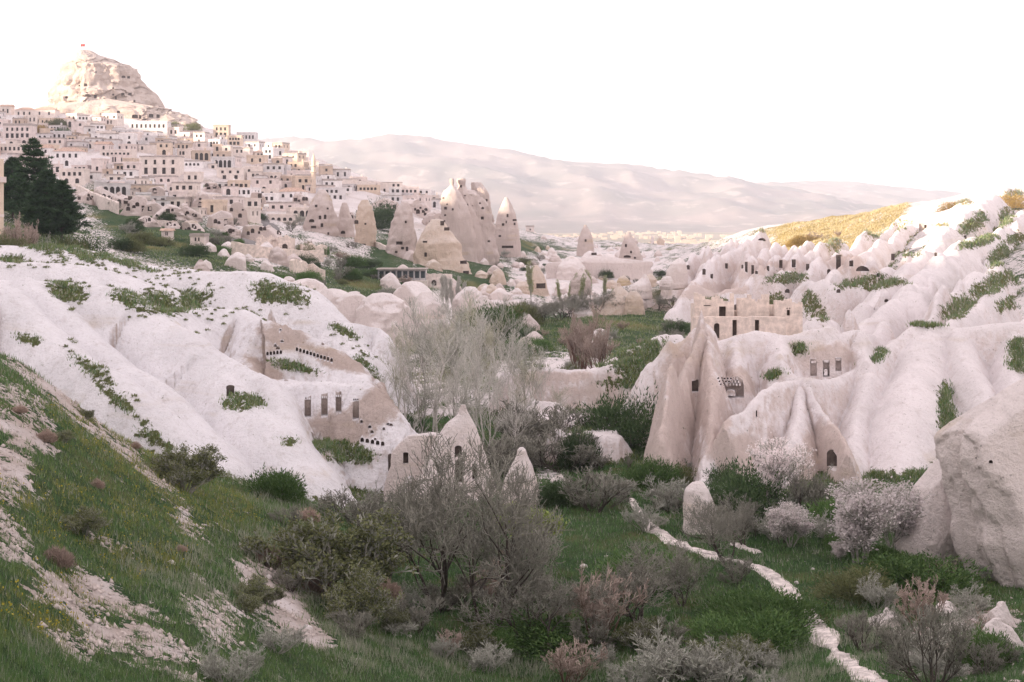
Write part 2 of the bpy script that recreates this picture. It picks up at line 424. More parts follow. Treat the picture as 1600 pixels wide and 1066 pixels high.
def ridge_field(X, Y, ridges, k=0.25, mul=(1, 1, 1)):
    """union of rounded ridges; each = (points, side slope, crest roundness, flute amount)"""
    out = np.full(X.shape, -1e3)
    for i, rd in enumerate(ridges):
        pts = [tuple(P(*p)) for p in rd[0]]; s, w = rd[1] * mul[0], rd[2] * mul[1]; fl = (rd[3] if len(rd) > 3 else 0.05) * mul[2]
        r, zc, al = seg_field(X, Y, pts)
        if len(mul) > 3: zc = zc + mul[3] * (perlin(al * 0.08 + i * 5.3, X * 0 + i * 2.7) + 0.4 * perlin(al * 0.19 + i * 3.3, X * 0 + i * 9.1))
        act = (zc - s * (np.sqrt(r * r + w * w) - w)) > out - 6
        rr = r * 1.0
        X_a, al_a, r_a = X[act], al[act], r[act]
        rr[act] = r_a * (1 + fl * 2.2 * perlin(al_a * 0.35, r_a * 0.05 + i * 7.7) + fl * perlin(al_a * 1.1, r_a * 0.08 + i * 3.1))
        h = zc - s * (np.sqrt(rr * rr + w * w) - w)
        m = np.maximum(out, h); dd = np.abs(out - h)
        out = m + np.where(dd < k, (k - dd) ** 2 / (4 * k), 0)
    return out

def grid_mesh(name, X, Y, Z, keep, mat, parent=None):
    nr, nc = X.shape
    idx = np.arange(nr * nc).reshape(nr, nc)
    q = np.stack([idx[:-1, :-1], idx[:-1, 1:], idx[1:, 1:], idx[1:, :-1]], -1).reshape(-1, 4)
    kf = keep.ravel()[q].any(axis=1); q = q[kf]
    used = np.unique(q); remap = np.full(nr * nc, -1); remap[used] = np.arange(len(used))
    V = np.stack([X.ravel(), Y.ravel(), Z.ravel()], -1)[used]
    o = mesh_obj(name, V, remap[q], mat, parent, smooth=True)
    return o, used

# ---- ground sheet (fine near the eye, coarse far off)
pxs = np.arange(-260, 1861, 7.5)
ds = np.exp(np.concatenate([np.linspace(math.log(10), math.log(25), 40, endpoint=False), np.linspace(math.log(25), math.log(330), 310, endpoint=False), np.linspace(math.log(330), math.log(1300), 120)]))
DD, PX = np.meshgrid(ds, pxs, indexing='ij'); GX = (PX - 800) / F * DD; GZ = H(GX, DD)
o, used = grid_mesh("ground", GX, DD, GZ, np.ones(GX.shape, bool), MATS["ground"]); tag(o, kind="structure"); GROUND = o

def ground_masks(x, y, z):
    px, py = proj(x, y, z); d = y
    nz = fbm(x * 0.25, y * 0.25, 2.2, 3); nb = fbm(x * 0.05, y * 0.05, 8.2, 3)
    nf = fbm(x * 0.9, y * 0.9, 5.5, 3); g = np.where(d < 150, np.where(px < 650, 0.90, 0.98), 0.42) + 0.25 * nz + 0.22 * nf * (px < 650)
    g = np.where(d > 150, 0.40 + 0.55 * nz + 0.3 * nb, g)
    town = sstep(430, 520, d) * (1 - sstep(740, 790, px)); g = g - 0.30 * town
    # bare patches on the near slope
    for e in [(20,640,70,45,40),(60,590,120,18,42),(150,660,120,14,42),(30,700,45,40,0),(5,760,35,60,0),(75,930,60,30,30),(150,930,90,28,35),(210,985,120,40,30),(330,960,60,30,50),(420,900,30,70,-50),(450,960,80,30,40),(20,850,40,40,0),(190,860,60,18,30),(480,985,50,20,30),(130,1000,60,30,0),(300,830,40,14,40),(235,745,60,14,40),(370,740,40,16,20)]:
        g = g - np.where(d < 95, 0.40, 0) * ell(px, py, e, nz)
    for e in [(870,690,70,35,0),(1000,560,60,20,-30),(860,575,90,20,0),(1480,1010,90,50,0),(1560,960,60,20,0),(560,715,50,14,20),(860,745,30,14,0),(430,395,60,20,0),(900,420,120,30,0),(700,470,120,16,0)]:
        g = g - 0.6 * ell(px, py, e, nz)
    for e in [(800,545,120,50,0),(1010,560,80,60,-30),(620,440,120,40,0),(770,420,50,50,0),(250,340,100,30,30),(960,505,120,20,0),(600,360,20,60,0),(860,395,120,14,10),(330,395,160,30,10),(180,335,80,22,40),(60,380,80,40,40)]:
        g = g + np.where(d > 120, 0.5, 0) * ell(px, py, e, nz)
    top = sstep(330, 400, d) * sstep(1150, 1235, px) * (1 - sstep(1400, 1450, px)); g = g + 0.36 * top - 0.6 * sstep(330, 380, d) * sstep(1400, 1450, px)
    dry = np.clip(0.85 * top * sstep(345, 410, d) + 0.35 * sstep(0.1, 0.5, nb) * (d > 140), 0, 1)
    dry = np.clip(dry + np.where((d > 60) & (d < 140), 0.15 * sstep(0, 0.4, nz), 0), 0, 0.9)
    soil = np.zeros_like(x)
    for e in [(1020,480,90,26,-10),(960,505,60,14,-15),(870,520,90,10,-10),(980,490,120,25,-15)]: soil = soil + 0.8 * (d > 150) * ell(px, py, e, nz)
    soil = np.clip(soil + 0.95 * (d < 95) * (0.75 + 0.8 * nz + 0.5 * nf) + 0.55 * town * sstep(-0.2, 0.4, nb), 0, 1)
    return np.clip(g, 0, 1), dry, soil
_x, _y, _z = GX.ravel()[used], DD.ravel()[used], GZ.ravel()[used]
gm, dm, sm = ground_masks(_x, _y, _z)
attr(o, "grass", gm); attr(o, "dry", dm); attr(o, "soil", sm); attr(o, "raw", 0 * gm)

# ---- plain and mountains far off
t = NT("plain"); pos = t.geo().outputs["Position"]; n = t.noise(t.mapv(pos, (1, 3.0, 1)), 0.004, 5, 0.6); n2 = t.noise(pos, 0.02, 4, 0.6)
c = t.mix(t.rng(n, 0.35, 0.65), (0.44, 0.37, 0.30), (0.28, 0.27, 0.20)); c = t.mix(t.rng(n2, 0.6, 0.75), c, (0.45, 0.38, 0.32)); t.fin(c)
t = NT("mountain"); g = t.geo(); n = t.noise(g.outputs["Position"], 0.0022, 6, 0.6); n2 = t.noise(g.outputs["Position"], 0.012, 4, 0.6)
c = t.mix(t.rng(n, 0.35, 0.65), (0.34, 0.285, 0.27), (0.21, 0.20, 0.19)); c = t.mix(t.math('MULTIPLY', t.rng(n2, 0.55, 0.7), 0.6), c, (0.52, 0.45, 0.42)); t.fin(c)
px_ = np.array([[-9000,-3000],[9000,-3000],[12000,26000],[-12000,26000]])
xs = np.linspace(-7000, 7000, 60); ys = np.linspace(-2500, 9500, 60); YY, XX = np.meshgrid(ys, xs, indexing='ij')
ZZ = -66 + 5 * fbm(XX * 0.0012, YY * 0.0012, 0, 3) - 0 * XX
o, _ = grid_mesh("plain", XX, YY, ZZ, np.ones(XX.shape, bool), MATS["plain"]); tag(o, kind="structure")

def mountain(name, d0, d1, crest, amp, seed):
    pxm = np.linspace(crest[0][0], crest[-1][0], 220); cr = np.interp(pxm, [c[0] for c in crest], [c[1] for c in crest])
    cr = cr + 3.0 * fbm(pxm * 0.012, pxm * 0 + seed, 0, 4)
    v = np.linspace(0, 1.25, 64)
    V_, P_ = np.meshgrid(v, pxm, indexing='ij'); D_ = d0 + (d1 - d0) * V_; X_ = (P_ - 800) / F * D_
    top = (HZ - np.interp(P_, pxm, cr)) / F * d1
    base = -70.0
    prof = np.where(V_ <= 1, np.sin(np.clip(V_, 0, 1) * math.pi / 2) ** 1.5, 1 - 2.0 * (V_ - 1))
    rg = ridged(X_ * 0.0011, D_ * 0.0011, seed, 5)
    Z_ = base + (top - base) * prof + amp * (rg - 0.2) * np.clip(V_ * 3, 0, 1) * np.clip((1.0 - V_) * 4, 0, 1)
    o, _ = grid_mesh(name, X_, D_, Z_, np.ones(X_.shape, bool), MATS["mountain"]); tag(o, kind="structure")
mountain("mountain", 4300, 7200, [(-100,300),(250,260),(400,232),(470,226),(540,230),(620,222),(700,231),(760,240),(820,250),(900,262),(1000,272),(1100,284),(1200,298),(1320,320),(1450,350)], 80, 1.0)
mountain("mountain", 6200, 8600, [(950,320),(1080,296),(1180,288),(1260,287),(1340,291),(1420,299),(1520,310),(1650,318),(1900,316)], 70, 5.0)
# pale badland bluff at the edge of the plain
mountain("mountain", 1500, 2100, [(900,408),(1000,402),(1070,394),(1120,378),(1160,362),(1200,352),(1240,348),(1330,348),(1500,352)], 14, 9.0)
bpy.data.objects["mountain.002"].data.materials[0] = MATS["tuff_far"]

# ---- the long ridge west of the valley whose shadow lies over it
rid = [(-420,-900,75),(-330,-300,60),(-265,0,53),(-270,160,51),(-330,330,56),(-400,520,74),(-470,700,94),(-530,900,106),(-640,1200,114),(-800,1700,105)]
us = np.linspace(0, 1, 150); cum = np.concatenate([[0], np.cumsum([math.dist(a[:2], b[:2]) for a, b in zip(rid[:-1], rid[1:])])]); cum /= cum[-1]
cx = _smooth(np.interp(us, cum, [r[0] for r in rid])[None], 4, 1)[0]; cy = np.interp(us, cum, [r[1] for r in rid]); cz = _smooth(np.interp(us, cum, [r[2] for r in rid])[None], 4, 1)[0]
ww = np.linspace(-1, 1, 60); WW, CX = np.meshgrid(ww, cx, indexing='ij'); _, CY = np.meshgrid(ww, cy, indexing='ij'); _, CZ = np.meshgrid(ww, cz, indexing='ij')
RX = CX + WW * np.where(WW > 0, 150, 500); RZ = CZ - np.abs(WW) ** 1.3 * (CZ + 60) + 2.0 * fbm(CX * 0.02, CY * 0.02 + WW * 3, 0, 4) - np.where(WW > 0, 0, 0)
o, used = grid_mesh("hill", RX, CY, RZ, np.ones(RX.shape, bool), MATS["ground"]); tag(o, kind="structure")
attr(o, "grass", 0.55 + 0.4 * fbm(RX.ravel() * 0.03, CY.ravel() * 0.03, 0, 3)[used]); attr(o, "dry", 0 * used); attr(o, "soil", 0 * used); attr(o, "raw", 0 * used)
# ------------------------------------------------------------------ openings hewn into rock
def arch_poly(w, h, arch, n=7):
    if arch <= 0: return [(-w/2, 0), (w/2, 0), (w/2, h), (-w/2, h)]
    k = arch * w / 2; pts = [(-w/2, 0), (w/2, 0)]
    for i in range(n + 1):
        a = math.pi * i / n; pts.append((w/2 * math.cos(a), h - k + k * math.sin(a)))
    return pts

def solidify_down(o, depth):
    me = o.data; bm = bmesh.new(); bm.from_mesh(me)
    top = list(bm.verts); faces = list(bm.faces)
    bnd = [e for e in bm.edges if e.is_boundary]
    zlow = min(v.co.z for v in top) - depth
    mp = {v: bm.verts.new((v.co.x, v.co.y, zlow)) for v in top}
    for f in faces:
        nf = bm.faces.new([mp[v] for v in reversed(f.verts)]); nf.material_index = 1
    for e in bnd:
        f = e.link_faces[0]; vs_ = [l.vert for l in f.loops]
        a, b = e.verts; i = vs_.index(a)
        if vs_[(i + 1) % len(vs_)] == b: q = [b, a, mp[a], mp[b]]
        else: q = [a, b, mp[b], mp[a]]
        try: nf = bm.faces.new(q); nf.material_index = 1
        except ValueError: pass
    bm.to_mesh(me); bm.free()

def carve(o, ops, sheet=False, mat="cave_shade", part="cave_shade_panel", smooth_angle=None, dmax=None):
    """ops: (px,py centre, w px, h px, arch 0..1, depth m, dark?, yaw deg)"""
    dg = bpy.context.evaluated_depsgraph_get(); mw = o.matrix_world.copy()
    bpy.context.view_layer.update(); mw = o.matrix_world.copy(); inv = mw.inverted()
    bv = BVHTree.FromPolygons([mw @ v.co for v in o.data.vertices], [tuple(p.vertices) for p in o.data.polygons])
    cut = MB(); backs = []
    for op in ops:
        px, py, w, h = op[:4]; arch = op[4] if len(op) > 4 else 0.0; dep = op[5] if len(op) > 5 else 1.6; dark = op[6] if len(op) > 6 else True; yaw = op[7] if len(op) > 7 else 0
        dr = P(px, py, 1.0).normalized(); hit = bv.ray_cast(Vector((0, 0, 0)), dr)
        if hit[0] is None: continue
        p = hit[0]; d = p.y; W = w * d / F; Hh = h * d / F
        f = Vector((dr.x, dr.y, 0)).normalized(); f.rotate(Matrix.Rotation(R(yaw), 3, 'Z')); r = Vector((f.y, -f.x, 0))
        poly = arch_poly(W, Hh, arch); n = len(poly); base = p - Vector((0, 0, Hh / 2))
        fr = [base + r * a + Vector((0, 0, b)) - f * (1.5 + 0.35 * W) for a, b in poly]; bk = [base + r * a + Vector((0, 0, b)) + f * dep for a, b in poly]
        fa = [tuple(range(n)), tuple(range(2 * n - 1, n - 1, -1))] + [(i, n + i, n + (i + 1) % n, (i + 1) % n) for i in range(n)]
        cut.add([inv @ v for v in fr + bk], fa)
        if dark: backs.append((base, r, f, poly, dep, W, Hh))
    if not cut.f: return
    if sheet:
        o.data.materials.append(o.data.materials[0]); solidify_down(o, 3.0)
    c = cut.build("cutter", None); 
    bm = bmesh.new(); bm.from_mesh(c.data); bmesh.ops.recalc_face_normals(bm, faces=bm.faces); bm.to_mesh(c.data); bm.free()
    c.matrix_world = mw
    md = o.modifiers.new("b", 'BOOLEAN'); md.operation = 'DIFFERENCE'; md.object = c
    try: md.solver = 'MANIFOLD'
    except Exception: md.solver = 'EXACT'
    bpy.context.view_layer.update()
    nme = bpy.data.meshes.new_from_object(o.evaluated_get(bpy.context.evaluated_depsgraph_get()))
    if len(nme.polygons) < 0.5 * len(o.data.polygons):
        md.solver = 'EXACT'; bpy.context.view_layer.update()
        nme = bpy.data.meshes.new_from_object(o.evaluated_get(bpy.context.evaluated_depsgraph_get()))
    o.modifiers.clear(); old = o.data; o.data = nme; nme.name = old.name
    bpy.data.objects.remove(c)
    if sheet:
        bm = bmesh.new(); bm.from_mesh(nme); bmesh.ops.delete(bm, geom=[f for f in bm.faces if f.material_index == 1], context='FACES'); bm.to_mesh(nme); bm.free(); nme.materials.pop()
    nme.polygons.foreach_set("use_smooth", np.ones(len(nme.polygons), bool)); nme.set_sharp_from_angle(angle=R(smooth_angle or 48))
    for base, r, f, poly, dep, W, Hh in backs:  # dark panel inside each opening; its colour paints the shade of deeper hollows
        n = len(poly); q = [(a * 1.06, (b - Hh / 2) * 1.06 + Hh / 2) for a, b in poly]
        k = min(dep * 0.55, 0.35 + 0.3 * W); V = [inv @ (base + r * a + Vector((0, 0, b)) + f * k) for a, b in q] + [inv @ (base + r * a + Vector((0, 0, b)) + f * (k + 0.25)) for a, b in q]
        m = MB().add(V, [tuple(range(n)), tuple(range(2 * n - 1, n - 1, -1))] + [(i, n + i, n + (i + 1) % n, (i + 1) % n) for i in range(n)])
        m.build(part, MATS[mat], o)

# ------------------------------------------------------------------ tuff formations as fluted slopes
def patch(name, ridges, px0, px1, d0, d1, nx, nd, cuts=(), grass=(), disp=0.10, dscale=0.35, mat="tuff", k=0.12, under=0.7, pp=None, gr_extra=None, raw=(), rill=0.12, mul=(1, 1, 1)):
    dsq = np.linspace(d0, d1, nd); pq = np.linspace(px0, px1, nx)
    D_, P_ = np.meshgrid(dsq, pq, indexing='ij'); X_ = (P_ - 800) / F * D_
    jx = 0.35 * fbm(X_ * 0.3, D_ * 0.3, 1.1, 3); jy = 0.35 * fbm(X_ * 0.3, D_ * 0.3, 6.1, 3)
    Z_ = ridge_field(X_ + jx, D_ + jy, ridges, k, mul)
    Hb = H(X_, D_)
    for (a, b, zb, s, rn) in cuts:          # quarried or collapsed faces: seen from the eye the rock stops at line a-b
        a = P(*a); b = P(*b); zb = P(*zb).z
        ux, uy = b.x - a.x, b.y - a.y; L = math.hypot(ux, uy); ux /= L; uy /= L
        al = (X_ - a.x) * ux + (D_ - a.y) * uy
        q = -(X_ - a.x) * uy + (D_ - a.y) * ux       # behind the line is positive
        q = q + rn * fbm(al * 0.5, X_ * 0, Z_ * 0.12, 3)
        lim = zb + s * q
        side = sstep(-1.5, 0.3, al) * (1 - sstep(L - 0.3, L + 1.5, al))
        Z_ = np.where(side > 0.02, Z_ * (1 - side) + np.minimum(Z_, np.maximum(lim, zb)) * side, Z_)
    Z_ = Z_ + disp * fbm(X_ * dscale, D_ * dscale, Z_ * dscale, 5) + 0.05 * fbm(X_ * 2.2, D_ * 2.2, Z_ * 1.1, 3)
    # fine rills and pitting, deeper where the rock stands steep
    gy_, gx_ = np.gradient(Z_); stp = np.clip(np.hypot(gy_ / max(1e-6, (d1 - d0) / nd), gx_ / np.maximum(1e-6, (px1 - px0) / nx * D_ / F)) - 0.8, 0, 2.0)
    Z_ = Z_ + rill * stp * (ridged(X_ * 0.9, D_ * 0.35, 2.0, 3) - 0.3)
    if raw or True:
        _px, _py = proj(X_, D_, Z_); rw_ = np.zeros(X_.shape); _nz = fbm(X_ * 0.4, D_ * 0.4, 4.4, 3)
        for e in raw: rw_ = np.maximum(rw_, ell(_px, _py, e, _nz))
        Z_ = Z_ + rw_ * (0.38 * (ridged(X_ * 0.55, D_ * 0.55, 7.0, 4) - 0.2) + 0.12 * fbm(X_ * 2.0, D_ * 2.0, Z_ * 1.5, 3))
    if pp is not None: Z_ = pp(X_, D_, Z_)
    keep = Z_ > Hb - under
    o, used = grid_mesh(name, X_, D_, Z_, keep, MATS[mat])
    x, y, z = X_.ravel()[used], D_.ravel()[used], Z_.ravel()[used]
    px, py = proj(x, y, z); nz = fbm(x * 0.3, y * 0.3, z * 0.3, 3)
    g = np.zeros(len(x)) + 0.05
    for e in grass: g = np.maximum(g, 0.70 * ell(px, py, e, nz))
    foot = 1 - sstep(0.0, 0.9, z - Hb.ravel()[used]); g = np.maximum(g, 0.7 * foot)
    attr(o, "grass", g); dr = np.full(len(x), 0.15) if gr_extra is None else gr_extra(px, py, y); attr(o, "dry", dr); attr(o, "soil", np.zeros(len(x)))
    rw = np.zeros(len(x))
    for e in raw: rw = np.maximum(rw, ell(px, py, e, nz))
    attr(o, "raw", rw); SCAT.append((x, y, z, g, dr))
    return o

SCAT = []
# big pale slope on the west side of the valley
LH = [
 ([(-160,405,120),(0,432,122),(110,440,124),(230,478,122),(330,545,116),(400,640,108),(450,705,104),(470,735,102)], 0.95, 3.2, 0.05),
 ([(-160,520,104),(0,455,118),(90,520,112),(180,590,106),(260,655,101),(318,715,97)], 1.0, 2.6, 0.05),
 ([(40,440,122),(150,520,115),(240,600,108),(330,690,102),(352,728,99)], 1.0, 2.0, 0.04),
 ([(330,545,117),(420,600,112),(440,640,108),(470,700,104)], 1.1, 1.4, 0.04),
 ([(200,470,128),(300,488,138),(380,488,140),(425,525,136),(470,600,128)], 0.9, 2.5, 0.05),
 ([(250,432,170),(330,430,168),(420,428,166),(480,445,164),(530,490,160),(560,545,156)], 0.9, 3.0, 0.06),
 ([(-100,402,160),(60,408,160),(160,420,160),(240,440,160)], 0.6, 3.0, 0.06),
 ([(-100,372,185),(60,385,185),(120,400,180),(250,418,178),(330,425,172)], 0.6, 2.5, 0.08),
 ([(60,392,196),(150,400,192),(200,415,188)], 0.7, 2.0, 0.1),
 ([(540,500,160),(590,512,160),(600,520,158)], 1.4, 0.8, 0.1),
]
left_hill = patch("tuff_slope", LH, -200, 730, 90, 205, 360, 340,
  grass=[(430,458,52,20,8),(300,468,45,18,-20),(255,470,40,22,30),(105,455,35,14,15),(205,472,38,16,25),(380,628,42,14,0),(40,528,25,9,20),(140,575,50,7,35),(190,630,60,9,38),(250,690,60,9,35),(450,690,14,10,0),(60,372,60,22,30),(130,400,40,8,30),(190,410,60,6,15),(570,590,20,50,-10),(20,405,30,8,0),(540,520,40,8,30)], disp=0.16, dscale=0.25, mul=(1.9, 1.35, 0.6, 0.9), rill=0.06)
tag(left_hill, kind="structure")

# cave dwelling rock beside it
CB = [
 ([(385,545,126),(405,500,128),(425,505,127),(470,520,126),(520,545,124),(560,575,121),(590,625,117)], 1.7, 1.6, 0.10),
 ([(590,590,121),(604,640,116),(622,690,111),(640,740,107)], 2.6, 0.5, 0.10),
 ([(380,560,124),(400,620,116),(430,640,112),(470,650,110)], 1.6, 1.5, 0.12),
 ([(418,500,128),(422,480,128)], 4.0, 0.15, 0.05),
 ([(430,575,119),(500,585,118),(560,590,117),(600,630,114)], 1.5, 1.2, 0.06),
]
cave_rock = patch("cave_rock", CB, 350, 710, 98, 136, 270, 270,
  cuts=[((425,500,121.5),(570,560,119.5),(500,592,121),5.0,1.0), ((462,640,112.0),(612,700,108.0),(540,690,111),6.0,0.8)],
  grass=[(460,572,42,11,12),(500,695,50,12,5),(540,705,60,20,10),(470,715,30,30,0)], disp=0.42, dscale=0.6, rill=0.3, raw=[(440,520,40,26,20),(520,560,60,16,18),(590,640,40,60,40),(400,600,40,40,0),(540,670,70,30,5)])
cave_rock.name = "cave_rock"

# right cliff and the folds behind it
RC = [
 ([(1098,486,124),(1094,520,122)], 3.6, 0.25, 0.10),
 ([(1096,515,122),(1070,570,118),(1050,640,113),(1030,710,108)], 2.6, 0.6, 0.14),
 ([(1046,575,115),(1042,620,112),(1036,690,108)], 3.4, 0.5, 0.16),
 ([(1104,505,124),(1112,600,116),(1110,690,109),(1100,745,104)], 2.2, 1.0, 0.12),
 ([(1120,530,128),(1180,512,128),(1230,520,128),(1300,515,130)], 1.5, 1.6, 0.10),
 ([(1150,530,127),(1150,600,120)], 1.7, 1.4, 0.08),
 ([(1215,530,127),(1225,570,122)], 1.5, 1.6, 0.08),
 ([(1290,520,130),(1340,512,131),(1355,560,126)], 1.4, 1.6, 0.1),
 ([(1250,588,121),(1190,625,114),(1140,665,109),(1120,700,106),(1118,750,102.5)], 1.9, 0.9, 0.06),
 ([(1250,600,120),(1245,650,113),(1240,700,108),(1235,770,103)], 1.9, 1.4, 0.05),
 ([(1256,590,121),(1290,640,114),(1325,700,107),(1330,760,103)], 2.3, 0.7, 0.05),
 ([(1045,540,128),(1020,575,128)], 1.5, 2.0, 0.03),
 ([(1098,500,130),(1050,535,130),(1030,560,130)], 1.5, 2.0, 0.03),
]
right_cliff = patch("cliff", RC, 900, 1390, 99, 148, 400, 350,
  cuts=[((1125,0,107.0),(1205,0,105.5),(1150,760,104),7.0,0.25), ((1255,0,107.5),(1335,0,105.0),(1300,775,103),7.0,0.2), ((1010,0,107),(1080,0,105),(1030,750,106),9.0,0.5),
        ((1245,0,123.5),(1325,0,122.5),(1290,590,122),8.0,0.2)],
  grass=[(1250,545,14,14,0),(1210,585,14,6,-30)], disp=0.28, dscale=0.42, raw=[(1080,580,50,100,10),(1050,680,50,80,10),(1110,640,30,80,0),(1290,720,50,70,20),(1160,715,45,35,0),(1150,600,40,25,0),(1290,560,45,22,0)], rill=0.25, mul=(1.4, 0.5, 0.9, 0.7), mat='tuff_pink')

RD = [
 ([(1260,590,120),(1330,575,126),(1380,545,130),(1440,510,134),(1500,508,134),(1560,505,134),(1680,495,134)], 1.7, 0.9, 0.06),
 ([(1440,512,133),(1428,580,125),(1412,660,116),(1400,720,110),(1396,775,105)], 1.15, 4.2, 0.02),
 ([(1370,555,129),(1345,620,121),(1330,680,114),(1325,740,108)], 1.5, 1.4, 0.03),
 ([(1495,515,133),(1510,570,127),(1545,630,120),(1590,700,113)], 1.35, 2.0, 0.05),
 ([(1585,520,133),(1580,580,126),(1600,640,119)], 1.3, 2.0, 0.05),
]
fold = patch("tuff_slope", RD, 1230, 1760, 100, 150, 320, 290,
  grass=[(1478,660,15,62,-8),(1478,615,9,30,-5),(1362,562,26,8,-35),(1590,560,12,30,0),(1480,740,14,14,0),(1450,508,40,4,0)], disp=0.14, dscale=0.25, mul=(1.5, 0.75, 0.6, 0.8), mat='tuff_pink', rill=0.12)
tag(fold, kind="structure")

# sunlit eastern hillside with its ribs
RH = [
 ([(1062,402,346),(1059,405,344)], 1.3, 1.2, 0.12),
 ([(1108,380,356),(1105,383,354)], 1.3, 1.2, 0.12),
 ([(1142,378,362),(1139,381,360)], 1.4, 1.2, 0.12),
 ([(1168,383,338),(1165,386,336)], 1.3, 1.2, 0.12),
 ([(1213,393,332),(1210,396,330)], 1.5, 1.2, 0.12),
 ([(1247,386,336),(1244,389,334)], 1.4, 1.2, 0.12),
 ([(1279,393,330),(1276,396,328)], 1.4, 1.2, 0.12),
 ([(1326,398,302),(1323,401,300)], 1.3, 1.2, 0.12),
 ([(1364,402,292),(1361,405,290)], 1.2, 1.2, 0.12),
 ([(1308,425,272),(1305,428,270)], 1.3, 1.2, 0.12),
 ([(1418,392,288),(1415,395,286)], 1.2, 1.2, 0.12),
 ([(1190,425,300),(1187,428,298)], 1.2, 1.2, 0.12),
 ([(1265,432,290),(1262,435,288)], 1.3, 1.2, 0.12),
 ([(1385,452,228),(1382,455,226)], 1.3, 1.2, 0.12),
 ([(1455,432,226),(1452,435,224)], 1.2, 1.2, 0.12),
 ([(1330,500,182),(1327,503,180)], 1.3, 1.2, 0.12),
 ([(1272,502,176),(1269,505,174)], 1.4, 1.2, 0.12),
 ([(1500,440,216),(1497,443,214)], 1.1, 1.2, 0.12),
 ([(1545,392,262),(1542,395,260)], 1.2, 1.2, 0.12),
 ([(1590,350,300),(1587,353,298)], 1.2, 1.2, 0.12),
 ([(1640,288,372),(1560,300,365),(1500,315,362),(1440,338,368),(1415,345,372)], 0.7, 5, 0.08),
 ([(1560,305,350),(1500,345,315),(1450,395,280),(1400,440,250),(1350,478,226)], 0.85, 5, 0.08),
 ([(1600,330,320),(1530,375,275),(1470,420,240),(1420,470,214)], 0.9, 5, 0.06),
 ([(1500,378,262),(1440,430,232),(1390,480,208),(1340,520,192),(1320,545,184)], 0.95, 5, 0.04),
 ([(1570,420,235),(1500,450,215),(1450,490,196),(1400,530,180)], 0.95, 4, 0.04),
 ([(1300,490,180),(1255,500,176),(1225,515,172)], 1.1, 2.4, 0.04),
 ([(1380,500,186),(1345,520,176),(1310,545,168)], 1.1, 2.0, 0.04),
 ([(1475,455,200),(1460,480,188),(1445,505,176)], 1.1, 1.0, 0.03),
 ([(1560,460,190),(1530,480,180),(1480,500,172)], 0.9, 2.5, 0.08),
 ([(1640,470,170),(1590,490,165),(1560,510,160)], 0.9, 2.5, 0.06),
 ([(1430,345,372),(1385,375,340),(1340,400,312),(1300,425,292),(1290,445,280)], 1.0, 2.6, 0.08),
 ([(1400,352,372),(1350,372,348),(1300,395,326),(1262,420,306)], 1.05, 2.2, 0.08),
 ([(1320,372,372),(1270,388,348),(1235,410,325),(1215,432,310)], 1.1, 2.0, 0.08),
 ([(1270,378,376),(1230,392,350),(1200,415,328),(1180,435,312)], 1.15, 1.7, 0.08),
 ([(1225,378,372),(1190,395,345),(1160,420,322)], 1.15, 2.0, 0.08),
 ([(1190,370,385),(1160,385,365),(1130,400,345),(1100,430,325),(1080,445,315)], 1.15, 2.2, 0.08),
 ([(1150,378,388),(1120,392,365),(1098,412,345)], 1.3, 1.6, 0.06),
 ([(1100,390,378),(1080,402,362),(1062,430,345)], 1.4, 1.8, 0.06),
 ([(1180,440,300),(1120,452,288),(1080,462,280),(1050,480,272)], 0.9, 2.5, 0.06),
 ([(1400,425,270),(1340,445,256),(1300,450,250),(1250,445,262)], 1.0, 2.0, 0.08),
 ([(1240,470,236),(1180,478,230),(1120,480,226)], 1.0, 2.0, 0.10),
]
def _rhdry(px, py, d): return np.clip(0.25 + 0.6 * sstep(330, 370, d), 0, 1)
hillside = patch("tuff_slope", RH, 1000, 1860, 155, 400, 440, 360,
  grass=[(1300,348,120,18,2),(1210,355,40,10,0),(1300,372,16,26,-20),(1365,360,20,16,-30),(1345,440,50,9,-12),(1380,445,40,8,-10),(1560,440,90,16,-22),(1500,480,40,18,-25),(1590,470,40,12,-15),(1270,478,20,26,-35),(1210,470,26,12,-30),(1285,490,12,20,0),(1520,350,26,14,-35),(1570,340,14,18,20),(1585,305,20,8,0),(1530,378,40,9,-15),(1590,372,30,10,-15),(1560,400,16,30,40),(1420,398,22,4,0),(1230,435,40,10,-5),(1480,315,40,7,0),(1120,470,30,6,0)],
  disp=0.4, dscale=0.14, under=1.2, gr_extra=_rhdry, mul=(2.1, 0.34, 1.4, 2.3), rill=0.3, mat='tuff_pink', raw=[(1170,420,40,14,0),(1320,410,40,12,0),(1230,415,30,10,0),(1120,450,70,10,0),(1090,460,40,12,0),(1345,425,30,8,0)], k=0.08)
tag(hillside, kind="structure")

